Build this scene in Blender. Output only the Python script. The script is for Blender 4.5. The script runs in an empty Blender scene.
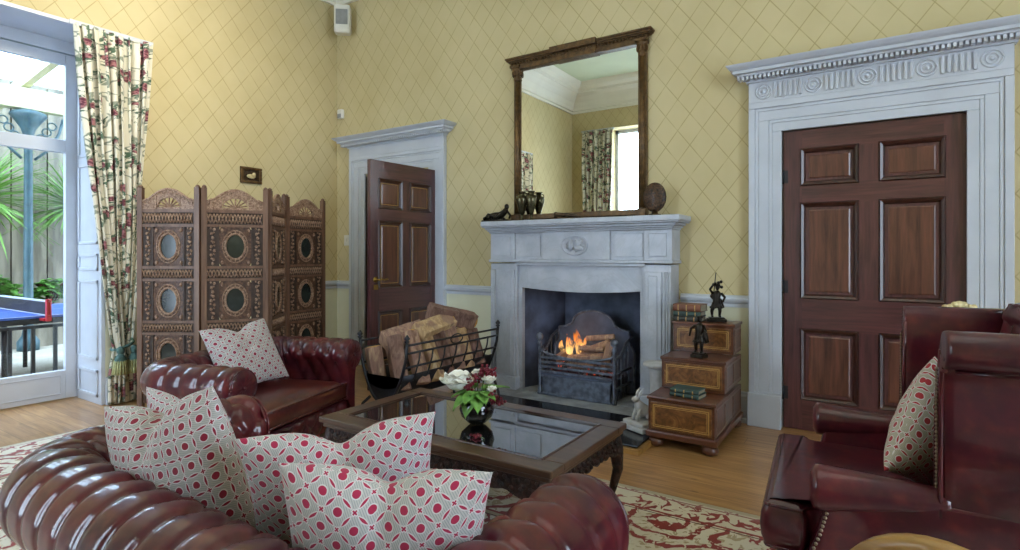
import bpy, bmesh, math, random
from mathutils import Vector, Matrix
R = math.radians; PI = math.pi
S = bpy.context.scene; COL = S.collection
random.seed(7)

# ------------------------------------------------------------------ camera
cam_d = bpy.data.cameras.new('camera'); cam = bpy.data.objects.new('camera', cam_d); COL.objects.link(cam)
cam_d.sensor_width = 36; cam_d.lens = 36*564/1020.0
cam_d.shift_y = -20/1020.0; cam_d.clip_start = .05; cam_d.clip_end = 200
cam.location = (0, 0, 1.23); cam.rotation_euler = (R(90), 0, R(33.3))
S.camera = cam
S.view_settings.view_transform = 'Standard'; S.view_settings.look = 'None'
S.view_settings.gamma = 1; S.view_settings.use_curve_mapping = False
S.view_settings.exposure = 0.06
S.cycles.max_bounces = 8; S.cycles.transparent_max_bounces = 12
S.cycles.sample_clamp_indirect = 6; S.cycles.use_denoising = True
S.cycles.caustics_reflective = False; S.cycles.caustics_refractive = False

# ------------------------------------------------------------------ world and lights
W = bpy.data.worlds.new('sky'); S.world = W; W.use_nodes = True
wn = W.node_tree; bg = wn.nodes['Background']
bg.inputs[0].default_value = (.58, .77, 1, 1); bg.inputs[1].default_value = 10.0

def area(name, loc, rot, sx, sy, power, col, portal=False):
    l = bpy.data.lights.new(name, 'AREA'); l.shape = 'RECTANGLE'; l.size = sx; l.size_y = sy
    l.energy = power; l.color = col
    if portal: l.cycles.is_portal = True
    o = bpy.data.objects.new(name, l); o.location = loc; o.rotation_euler = rot; COL.objects.link(o); return o
YR0 = -1.67
# daylight in the rear window; the side and overhead lamps are unseen added fill
area('daylight_rear', (-3.75, YR0-.5, 2.025), (R(90), 0, 0), 1.5, 3.45, 30, (.95, .97, 1))
area('fill_side', (3.7, 1.2, 2.025), (R(90), 0, R(90)), 2.2, 3.45, 60, (1, .95, .86))  # warm fill set in the added right wall window
area('fill_overhead', (-2.5, 2.0, 4.4), (0, R(62), 0), .9, .9, 34, (1, .92, .76)).data.spread = R(85)  # added lamp, out of view, tilted to brighten the left wall
area('daylight_portal', (-6.02, 1.25, 1.6), (R(90), 0, R(-90)), 1.6, 2.8, 1, (1, 1, 1), True)
area('fill_overhead', (-.6, 1.2, 4.55), (0, 0, 0), 3.0, 3.0, 30, (1, .93, .82))  # added lamp, out of view, soft fill from above
fl = bpy.data.lights.new('firelight', 'POINT'); fl.energy = .7; fl.color = (1, .45, .12); fl.shadow_soft_size = .06
fo = bpy.data.objects.new('firelight', fl); fo.location = (-2.2, 4.3, .6); COL.objects.link(fo)

# ------------------------------------------------------------------ node helpers
def lin(c):
    if isinstance(c, str):
        c = [int(c[i:i+2], 16)/255 for i in (0, 2, 4)]
    return tuple(x/12.92 if x <= .04045 else ((x+.055)/1.055)**2.4 for x in c) + (1,)
class NT:
    def __init__(s, name):
        s.m = bpy.data.materials.new(name); s.m.use_nodes = True; s.t = s.m.node_tree
        s.b = s.t.nodes['Principled BSDF']
    def n(s, ty, **kw):
        x = s.t.nodes.new(ty)
        for k, v in kw.items(): setattr(x, k, v)
        return x
    def put(s, inp, v):
        if isinstance(v, bpy.types.NodeSocket): s.t.links.new(v, inp)
        else: inp.default_value = v
    def M(s, op, a, b=0.0, c=None, clamp=False):
        x = s.n('ShaderNodeMath', operation=op, use_clamp=clamp)
        s.put(x.inputs[0], a); s.put(x.inputs[1], b)
        if c is not None: s.put(x.inputs[2], c)
        return x.outputs[0]
    def mix(s, f, a, b):
        x = s.n('ShaderNodeMix', data_type='RGBA'); s.put(x.inputs[0], f); s.put(x.inputs[6], a); s.put(x.inputs[7], b)
        return x.outputs[2]
    def co(s, kind='Object'):
        return s.n('ShaderNodeTexCoord').outputs[kind]
    def sep(s, v):
        x = s.n('ShaderNodeSeparateXYZ'); s.put(x.inputs[0], v); return x.outputs
    def comb(s, a, b, c):
        x = s.n('ShaderNodeCombineXYZ'); s.put(x.inputs[0], a); s.put(x.inputs[1], b); s.put(x.inputs[2], c); return x.outputs[0]
    def mapv(s, v, sc=(1, 1, 1), rot=(0, 0, 0), loc=(0, 0, 0)):
        x = s.n('ShaderNodeMapping'); s.put(x.inputs[0], v); x.inputs[1].default_value = loc; x.inputs[2].default_value = rot; x.inputs[3].default_value = sc
        return x.outputs[0]
    def noise(s, v, scale, detail=3, rough=.5, dist=0):
        x = s.n('ShaderNodeTexNoise'); s.put(x.inputs['Vector'], v)
        x.inputs['Scale'].default_value = scale; x.inputs['Detail'].default_value = detail
        x.inputs['Roughness'].default_value = rough; x.inputs['Distortion'].default_value = dist
        return x.outputs[0]
    def vor(s, v, scale, feature='F1', out=0):
        x = s.n('ShaderNodeTexVoronoi', feature=feature); s.put(x.inputs['Vector'], v); x.inputs['Scale'].default_value = scale
        return x.outputs[out]
    def ramp(s, f, stops, interp='LINEAR'):
        x = s.n('ShaderNodeValToRGB'); s.put(x.inputs[0], f); r = x.color_ramp; r.interpolation = interp
        while len(r.elements) < len(stops): r.elements.new(.5)
        for e, (p, c) in zip(r.elements, stops): e.position = p; e.color = lin(c)
        return x.outputs[0]
    def step(s, x, a, b):
        y = s.n('ShaderNodeMapRange', interpolation_type='SMOOTHSTEP'); s.put(y.inputs[0], x)
        y.inputs[1].default_value = a; y.inputs[2].default_value = b; return y.outputs[0]
    def bump(s, h, strength=.3, dist=.01, nrm=None):
        x = s.n('ShaderNodeBump'); x.inputs['Strength'].default_value = strength; x.inputs['Distance'].default_value = dist
        s.put(x.inputs['Height'], h)
        if nrm is not None: s.put(x.inputs['Normal'], nrm)
        s.t.links.new(x.outputs[0], s.b.inputs['Normal']); return x.outputs[0]
    def out(s, col=None, rough=.5, metal=0, spec=.5, coat=0, coat_rough=.1, sheen=0, trans=0, ior=1.5):
        b = s.b.inputs
        if col is not None: s.put(b['Base Color'], lin(col) if isinstance(col, str) else col)
        s.put(b['Roughness'], rough); s.put(b['Metallic'], metal); s.put(b['Specular IOR Level'], spec)
        s.put(b['Coat Weight'], coat); s.put(b['Coat Roughness'], coat_rough); s.put(b['Sheen Weight'], sheen)
        s.put(b['Transmission Weight'], trans); b['IOR'].default_value = ior
        return s.m

def plain(name, col, rough=.5, metal=0, vary=.12, scale=12, bump=.1, coat=0, spec=.5, stretch=(1, 1, 1)):
    k = NT(name); v = k.mapv(k.co(), stretch); n = k.noise(v, scale, 4)
    c = lin(col); d = tuple(x*(1-vary) for x in c[:3])+(1,); e = tuple(min(1, x*(1+vary)) for x in c[:3])+(1,)
    col_ = k.mix(k.step(n, .3, .7), d, e)
    if bump: k.bump(k.noise(v, scale*5, 3), bump, .004)
    return k.out(col_, rough, metal, spec, coat)

def wood(name, dark, light, axis=0, scale=1.0, rough=.4, coat=.2, gs=9, bump=.08):
    k = NT(name); sc = [14, 14, 14]; sc[axis] = 1.1
    v = k.mapv(k.co(), tuple(x*scale for x in sc))
    n = k.noise(v, gs/9*1.6, 6, .6, .6); f = k.noise(v, 9, 3)
    t = k.M('ADD', k.M('MULTIPLY', n, .8), k.M('MULTIPLY', f, .2))
    col = k.ramp(t, [(.3, dark), (.7, light)])
    if bump: k.bump(t, bump, .004)
    return k.out(col, rough, 0, .5, coat, .2)

def leather(name, base, hi, dark, rough=.3):
    k = NT(name); v = k.co()
    n = k.noise(v, 5, 4, .6); n2 = k.noise(v, 22, 3)
    c = k.mix(k.step(n, .3, .75), lin(dark), lin(base))
    c = k.mix(k.M('MULTIPLY', k.step(n2, .45, .85), .35), c, lin(hi))
    k.bump(k.noise(v, 60, 2), .03, .001)
    return k.out(c, rough+.04, 0, .12, .85, .11)

def wallpaper(name, axis):
    k = NT(name); g = k.sep(k.co('Object')); a = g[axis]; z = g[2]
    u = k.M('DIVIDE', a, .19); w = k.M('DIVIDE', z, .245)
    def ln(e):
        f = k.M('FRACT', k.M('ADD', e, 100.0)); return k.M('MINIMUM', f, k.M('SUBTRACT', 1.0, f))
    l1 = ln(k.M('ADD', u, w)); l2 = ln(k.M('SUBTRACT', u, w))
    wob = k.noise(k.co(), 9, 3)
    m1 = k.M('SUBTRACT', 1.0, k.step(l1, .008, .032)); m2 = k.M('SUBTRACT', 1.0, k.step(l2, .008, .032))
    m = k.M('MULTIPLY', k.M('MAXIMUM', m1, m2), k.step(wob, .15, .6))
    n = k.noise(k.co(), 1.4, 4, .6)
    base = k.ramp(n, [(.3, 'BEAF84'), (.7, 'CBBC92')])
    dado = k.ramp(n, [(.3, 'CFCDB0'), (.7, 'DAD8BE')])
    col = k.mix(k.M('MULTIPLY', m, .62), base, lin('8E7C4A'))
    col = k.mix(k.M('LESS_THAN', z, .885), col, dado)
    k.bump(k.noise(k.co(), 60, 3), .05, .002)
    return k.out(col, .75, 0, .25)

def floorboards():
    k = NT('pine_floorboards'); g = k.sep(k.co()); x, y = g[0], g[1]
    r = k.M('DIVIDE', y, .135); row = k.M('FLOOR', r); fr = k.M('FRACT', k.M('ADD', r, 50.0))
    wn_ = k.n('ShaderNodeTexWhiteNoise', noise_dimensions='1D'); k.put(wn_.inputs['W'], row); rnd = wn_.outputs[0]
    xs = k.M('DIVIDE', k.M('ADD', x, k.M('MULTIPLY', rnd, 7.0)), 2.6); xf = k.M('FRACT', k.M('ADD', xs, 50.0))
    gap = k.M('MAXIMUM', k.M('LESS_THAN', fr, .022), k.M('LESS_THAN', xf, .0012))
    v = k.comb(k.M('MULTIPLY', x, 1.3), k.M('MULTIPLY', y, 16.0), k.M('MULTIPLY', rnd, 30.0))
    n = k.noise(v, 2.2, 5, .6, .8)
    kn = k.vor(k.comb(k.M('MULTIPLY', x, 2.5), k.M('MULTIPLY', y, 6.0), rnd), 1.2)
    c = k.ramp(n, [(.25, '855C36'), (.55, 'BA8C58'), (.8, 'D2AA74')])
    c = k.mix(k.M('MULTIPLY', rnd, .5), c, lin('835C36'))
    c = k.mix(k.M('MULTIPLY', k.M('SUBTRACT', 1.0, k.step(kn, .03, .1)), .6), c, lin('5A3516'))
    c = k.mix(k.M('MULTIPLY', gap, .75), c, lin('3A2613'))
    k.bump(k.M('SUBTRACT', k.M('MULTIPLY', n, .25), gap), .3, .003)
    return k.out(c, .3, 0, .5, .35, .16)

RX0, RX1, RY0, RY1 = -4.62, .95, -.9, 2.81
def rug_mat():
    k = NT('woven_rug'); g = k.sep(k.co()); x, y = g[0], g[1]
    d = k.M('MINIMUM', k.M('MINIMUM', k.M('SUBTRACT', x, RX0), k.M('SUBTRACT', RX1, x)), k.M('MINIMUM', k.M('SUBTRACT', y, RY0), k.M('SUBTRACT', RY1, y)))
    dist = k.noise(k.co(), 7, 3); dx = k.M('MULTIPLY', k.M('SUBTRACT', dist, .5), .12)
    v = k.comb(k.M('ADD', x, dx), k.M('ADD', y, dx), 0.0)
    def band(a, b): return k.M('MULTIPLY', k.M('GREATER_THAN', d, a), k.M('LESS_THAN', d, b))
    cream, red, drk, tan = lin('E6DECC'), lin('98302E'), lin('5B1F22'), lin('BCA987')
    # small flower border
    sm = k.step(k.noise(v, 17, 2, .5, 1.0), .53, .56)
    # leafy main field: concentric voronoi scallops cut by noise
    ve = k.vor(v, 2.6); wv = k.M('SINE', k.M('ADD', k.M('MULTIPLY', ve, 34.0), k.M('MULTIPLY', k.noise(v, 9, 3), 9.0)))
    big = k.step(wv, .35, .5)
    leaf = k.step(k.noise(v, 21, 3, .5, 1.5), .56, .6)
    fieldc = k.mix(big, cream, red); fieldc = k.mix(k.M('MULTIPLY', leaf, k.M('SUBTRACT', 1.0, big)), fieldc, tan)
    fieldc = k.mix(k.M('MULTIPLY', big, k.step(k.noise(v, 30, 2), .58, .62)), fieldc, cream)
    c = k.mix(k.M('LESS_THAN', d, .215), fieldc, k.mix(sm, cream, red))
    for a, b, cc in ((.045, .055, red), (.2, .215, red), (.225, .232, drk), (.62, .635, red), (.66, .668, drk)):
        c = k.mix(band(a, b), c, cc)
    c = k.mix(band(.635, .66), c, tan)
    c = k.mix(k.M('LESS_THAN', d, .03), c, lin('CFC3A6'))
    f = k.noise(k.co(), 260, 2); c = k.mix(k.M('MULTIPLY', f, .14), c, lin('6B5A48'))
    k.bump(f, .4, .004)
    return k.out(c, .95, 0, .1, 0, .1, .3)

def cushion_mat(name, ground, rot, cells, red_='A02848'):
    k = NT(name); v = k.mapv(k.co('UV'), (cells, cells, 1), (0, 0, R(rot))); g = k.sep(v)
    def cell(e): return k.M('SUBTRACT', k.M('FRACT', k.M('ADD', e, 40.0)), .5)   # -0.5..0.5, centre 0
    wb = k.M('MULTIPLY', k.M('SUBTRACT', k.noise(v, 2.5, 2), .5), .07)
    x, y = cell(k.M('ADD', g[0], wb)), cell(k.M('ADD', g[1], wb))
    ax, ay = k.M('ABSOLUTE', x), k.M('ABSOLUTE', y)
    r = k.M('SQRT', k.M('ADD', k.M('MULTIPLY', x, x), k.M('MULTIPLY', y, y)))
    ex, ey = k.M('SUBTRACT', .5, ax), k.M('SUBTRACT', .5, ay)            # distance to cell edge
    def lens(e, t, w, L):   # lens along an edge: e distance from the edge, t along it
        q = k.M('DIVIDE', t, L); return k.M('LESS_THAN', e, k.M('MULTIPLY', w, k.M('SUBTRACT', 1.0, k.M('MULTIPLY', q, q))))
    def m(a, b): return k.M('MAXIMUM', a, b)
    dot = k.M('LESS_THAN', r, .185); dotw = k.M('LESS_THAN', r, .235)
    ln = m(lens(ex, ay, .055, .27), lens(ey, ax, .055, .27)); lnw = m(lens(ex, ay, .105, .34), lens(ey, ax, .105, .34))
    cr = m(k.M('MULTIPLY', k.M('LESS_THAN', ex, .035), k.M('LESS_THAN', ey, .115)), k.M('MULTIPLY', k.M('LESS_THAN', ey, .035), k.M('LESS_THAN', ex, .115)))
    crw = m(k.M('MULTIPLY', k.M('LESS_THAN', ex, .075), k.M('LESS_THAN', ey, .16)), k.M('MULTIPLY', k.M('LESS_THAN', ey, .075), k.M('LESS_THAN', ex, .16)))
    h = k.M('LESS_THAN', k.M('FRACT', k.M('ADD', k.M('MULTIPLY', k.M('ADD', k.M('MULTIPLY', g[0], .4), g[1]), 10.0), 400.0)), .36)
    c = k.mix(k.M('MULTIPLY', h, .7), lin(ground), lin('82918F'))
    c = k.mix(m(m(dotw, lnw), crw), c, lin('D2CCCB'))
    c = k.mix(m(m(dot, ln), cr), c, lin(red_))
    f = k.noise(k.co('UV'), 300, 2); k.bump(f, .12, .002)
    return k.out(c, .85, 0, .2, 0, .1, .2)

def floral(name):
    k = NT(name); g = k.sep(k.co('UV')); v = k.comb(g[0], g[1], 0.0)
    n = k.noise(v, 4.0, 2); d = k.M('MULTIPLY', k.M('SUBTRACT', n, .5), .22)
    v2 = k.comb(k.M('ADD', g[0], d), k.M('ADD', g[1], d), 0.0)
    fl_ = k.M('ADD', k.vor(v2, 8.5), k.M('MULTIPLY', k.M('SUBTRACT', k.noise(v, 40, 2), .5), .16))
    gate = k.step(k.noise(v, 3.1, 1), .28, .36)
    flower = k.M('MULTIPLY', k.M('SUBTRACT', 1.0, k.step(fl_, .26, .31)), gate)
    halo = k.M('MULTIPLY', k.M('SUBTRACT', 1.0, k.step(fl_, .44, .5)), gate)
    pet = k.step(k.noise(v, 55, 2), .44, .56)
    lf = k.step(k.noise(v2, 30, 3, .6, .6), .47, .51)
    vine = k.M('SUBTRACT', 1.0, k.step(k.M('ABSOLUTE', k.M('SUBTRACT', k.noise(v2, 6.5, 2), .5)), .012, .026))
    c = k.mix(k.M('MULTIPLY', lf, halo), lin('D9D4C2'), lin('4C6450'))
    c = k.mix(k.M('MULTIPLY', vine, .75), c, lin('5C6C5A'))
    c = k.mix(flower, c, k.mix(pet, lin('9E6A6C'), lin('5E2E3A')))
    return k.out(c, .85, 0, .2, 0, .1, .2)

def burl():
    k = NT('burr_walnut'); v = k.co(); n = k.noise(v, 9, 6, .7, 2.5); n2 = k.noise(v, 28, 3)
    c = k.ramp(n, [(.3, '48290F'), (.5, '6E4623'), (.72, '94693A')]); c = k.mix(k.M('MULTIPLY', k.step(n2, .55, .7), .5), c, lin('3B2110'))
    return k.out(c, .3, 0, .5, .3, .1)
def marble():
    k = NT('pale_marble'); v = k.co(); n = k.noise(v, 2.2, 6, .65, 1.8)
    ve = k.M('SUBTRACT', 1.0, k.step(k.M('ABSOLUTE', k.M('SUBTRACT', n, .5)), .004, .04)); n2 = k.noise(v, 5, 4)
    c = k.ramp(n2, [(.3, '9DA2AC'), (.7, 'B8BBC3')]); c = k.mix(k.M('MULTIPLY', ve, .22), c, lin('8F9096'))
    return k.out(c, .35, 0, .45, .1)
def carved(name, dark, light, scale=60, bs=.8):
    k = NT(name); v = k.co(); n = k.noise(v, scale*.25, 4, .6, 1); r = k.vor(v, scale)
    c = k.ramp(k.M('ADD', k.M('MULTIPLY', n, .7), k.M('MULTIPLY', r, .5)), [(.3, light), (.8, dark)])
    k.bump(k.M('SUBTRACT', k.noise(v, scale*.8, 3, .5, 2.0), r), bs, .006)
    return k.out(c, .5, 0, .4, .1)
def firewood(nm='split_firewood', c1='66504A', c2='A08070', c3='CDB08C'):
    k = NT(nm); v = k.mapv(k.co(), (18, 18, 2.5)); n = k.noise(v, 1.6, 6, .65, .8); p = k.noise(k.co(), 8, 3)
    c = k.ramp(n, [(.25, c1), (.5, c2), (.75, c3)]); c = k.mix(k.M('MULTIPLY', k.step(p, .52, .62), .7), c, lin('8E6E64'))
    k.bump(n, .7, .012); return k.out(c, .85, 0, .2)
def glassy(name, tint=(1, 1, 1, 1), refl=.08):
    m = bpy.data.materials.new(name); m.use_nodes = True; t = m.node_tree; t.nodes.clear()
    o = t.nodes.new('ShaderNodeOutputMaterial'); mx = t.nodes.new('ShaderNodeMixShader'); a = t.nodes.new('ShaderNodeBsdfTransparent'); g = t.nodes.new('ShaderNodeBsdfGlossy')
    a.inputs[0].default_value = tint; g.inputs['Roughness'].default_value = .02; mx.inputs[0].default_value = refl
    t.links.new(a.outputs[0], mx.inputs[1]); t.links.new(g.outputs[0], mx.inputs[2]); t.links.new(mx.outputs[0], o.inputs[0]); return m
def emis(name, col, st):
    k = NT(name); k.b.inputs['Emission Color'].default_value = lin(col); k.b.inputs['Emission Strength'].default_value = st
    return k.out(col, .9)

MT = dict(
 wallA=wallpaper('trellis_wallpaper', 0), wallB=wallpaper('trellis_wallpaper_side', 1), floor=floorboards(), rug=rug_mat(),
 white=plain('white_paint', 'BDC2CB', .36, vary=.05, scale=4, bump=.03), ceil=plain('ceiling_paint', 'C8D0B4', .8, vary=.04, scale=2, bump=0),
 cornice=plain('cornice_paint', 'E4E0D4', .6, vary=.03, scale=3, bump=0),
 plastic=plain('white_plastic', 'D9D6CC', .4, vary=.03, bump=0), darkplas=plain('grey_grille', '8A8A88', .5, bump=0),
 mahog=wood('dark_mahogany_upright', '2E1917', '62393A', 2, 1, .34, .6, 10), mahogh=wood('dark_mahogany_level', '2E1917', '653B3A', 0, 1, .34, .6, 10),
 mahogp=wood('mahogany_panel', '32190F', '744636', 2, .9, .36, .6, 9), inlay=plain('pale_inlay', 'B08A4A', .4, vary=.1, bump=0),
 mould=wood('dark_moulding', '1E0D0A', '46231A', 2, 1, .3, .3),
 table=wood('dark_oak_table', '33221A', '5C4232', 0, 1, .28, .4, 10), carvedark=carved('carved_dark_rosewood', '120A0A', '4A2E26', 55, 1.0),
 tglass=None,
 screen=carved('carved_screen_wood', '3C281C', '6E4E3A', 60, .5), screenf=wood('screen_frame_wood', '4A3226', '7E5E48', 2, 1.2, .5, .1), screenc=carved('carved_screen_relief', '6A4C38', 'B0927A', 90, .3),
 leather=leather('oxblood_leather', '5C1C22', '853A32', '36121E', .33), leatherb=leather('chestnut_red_leather', '6E2C24', '8F4636', '451A1A', .27),
 seat=leather('worn_tan_seat_leather', '6E4A38', '87604A', '543226', .38), wing=leather('dark_oxblood_leather', '581C26', '7E342E', '34121F', .33),
 seatr=leather('red_brown_seat_leather', '5E2A22', '7C4436', '451C1A', .3),
 brass=plain('antique_brass', '9A7A3C', .3, 1, .15), nail=plain('nail_brass', '8A7A68', .35, .9, .2), iron=plain('black_wrought_iron', '2A2B30', .45, .5, .2, 20),
 steel=plain('grey_cast_iron', '5E6574', .5, .35, .45, 22, .6), soot=plain('sooty_black_iron', '4C566C', .6, .1, .4, 6, .5),
 marble=marble(), statue=plain('white_carved_stone', 'BDBDBF', .55, vary=.1, scale=20, bump=.3),
 slab=plain('black_hearth_slate', '14161A', .18, vary=.2, bump=.03), greyh=plain('grey_hearth_stone', '8D9096', .6, vary=.3, scale=9, bump=.3),
 bronze=plain('dark_bronze', '2B2620', .35, .75, .4, 30, .4), bronze2=plain('brown_bronze', '4A3A2A', .35, .75, .4, 30, .4),
 giltfr=plain('aged_gilt_frame', '5E4526', .4, .45, .35, 25, .6), gilt=plain('pale_gilt', 'C9B98A', .45, .3, .25, 30, .5),
 mirror=None, burl=burl(), commode=wood('chest_mahogany', '3A1E14', '6E4028', 0, 1, .3, .3), commodes=wood('chest_side', '5C4338', '8A7468', 1, 1, .3, .3),
 log=firewood(), logp=firewood('pale_split_log', '8A6E52', 'C0A078', 'DCC6A0'), logd=firewood('dark_bark_log', '4A3630', '7E6258', 'A58A78'), logb=plain('log_bark', '5A3C30', .9, vary=.4, scale=16, bump=1.0, stretch=(1, 1, .3)), loge=plain('log_cut_end', 'C79A55', .85, vary=.25, scale=22, bump=.3),
 tanw=wood('honey_carved_wood', '7A5426', 'B98F4C', 0, 1, .35, .3), book_g=plain('green_cloth_cover', '2F4440', .6, vary=.2), book_b=plain('brown_leather_cover', '6B3F2C', .5, vary=.25), book_k=plain('blackish_leather_cover', '30302C', .5, vary=.2),
 paper=plain('page_edges', '8F866F', .9, vary=.2, scale=90, stretch=(1, 1, 8)), vase=plain('black_glazed_vase', '0C0D12', .08, vary=0, bump=.15, coat=.6),
 petal=plain('white_petals', 'F0EFE6', .6, vary=.04), petalr=plain('crimson_petals', '6E1226', .6, vary=.3), leaf=plain('flower_leaves', '6FA04A', .5, vary=.3, scale=30), stemm=plain('flower_stems', '4C6B30', .6),
 curtain=floral('floral_chintz'), fringe=plain('tassel_fringe', 'A8A878', .9, vary=.3, scale=60), tasg=plain('green_tassel_cord', '4E6E6A', .8, vary=.3, scale=50),
 glass=glassy('window_glass', (1, 1, 1, 1), .05), screenglass=plain('dark_green_glass', '2C322E', .15, vary=.3, scale=8, bump=0, coat=.4),
 hall=plain('hall_plaster', 'BDB795', .8, vary=.05), paving=plain('pale_paving', 'A39B8C', .9, vary=.15, scale=3), oldwall=plain('weathered_board', '857D6E', .9, vary=.35, scale=3, stretch=(1, 3, .4), bump=.5),
 teal=plain('teal_painted_iron', '36525A', .5, vary=.2), creamp=plain('cream_pergola_paint', 'C2BC98', .6, vary=.1), roofp=None,
 blue=plain('blue_table_top', '2C4E9E', .4, vary=.05), blackm=plain('black_metal', '1B1C20', .5), redp=plain('red_plastic', 'B2242C', .4), spike=plain('spiky_leaf', '6F9A44', .5, vary=.3, scale=8), bush=plain('bush_leaf', '5F8F3E', .6, vary=.4, scale=15),
 dark=plain('dark_interior', '15110F', .9), flame=None, ember=None,
 cush1=cushion_mat('printed_linen_square', 'B4ADA6', 0, 9.2, '8E2438'), cush2=cushion_mat('printed_linen_diagonal', 'BAB5B2', 42, 9.6, 'A82C4C'),
 cush3=cushion_mat('printed_linen_small', 'B4ACA6', 45, 8.6, '8E2A40'), cush4=cushion_mat('printed_linen_beige', 'B3A894', 8, 10.0, 'A03238'),
)
k = NT('flame'); t_ = k.t; o_ = t_.nodes['Material Output']; g_ = k.sep(k.co()); z_ = g_[2]
f_ = k.M('MULTIPLY', k.step(k.noise(k.mapv(k.co(), (1, 1, .4)), 38, 3), .42, .62), k.M('SUBTRACT', 1.0, k.step(z_, .42, .60)))
e_ = k.n('ShaderNodeEmission'); k.put(e_.inputs[0], k.mix(k.step(z_, .36, .5), lin('FFC878'), lin('F0802A'))); e_.inputs[1].default_value = 1.5
tr_ = k.n('ShaderNodeBsdfTransparent'); mx_ = k.n('ShaderNodeMixShader'); k.put(mx_.inputs[0], k.M('MULTIPLY', f_, .75)); t_.links.new(tr_.outputs[0], mx_.inputs[1]); t_.links.new(e_.outputs[0], mx_.inputs[2]); t_.links.new(mx_.outputs[0], o_.inputs[0]); MT['flame'] = k.m
k = NT('coals'); n_ = k.noise(k.co(), 26, 2); k.put(k.b.inputs['Emission Color'], lin('E8501A')); k.put(k.b.inputs['Emission Strength'], k.M('MULTIPLY', k.step(n_, .56, .68), .9)); MT['ember'] = k.out(k.ramp(k.noise(k.co(), 40, 3), [(.35, '1A1718'), (.7, '8A8A90')]), .9)
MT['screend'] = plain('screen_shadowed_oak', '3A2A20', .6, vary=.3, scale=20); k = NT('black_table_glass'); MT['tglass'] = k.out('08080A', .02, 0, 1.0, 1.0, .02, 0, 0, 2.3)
k = NT('mirror_glass'); MT['mirror'] = k.out('EDEFE8', .0, 1.0)
k = NT('pergola_sheet'); MT['roofp'] = k.out('E8EEF0', .5, 0, .3, 0, .1, 0, .0)
k.b.inputs['Subsurface Weight'].default_value = 0

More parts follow.
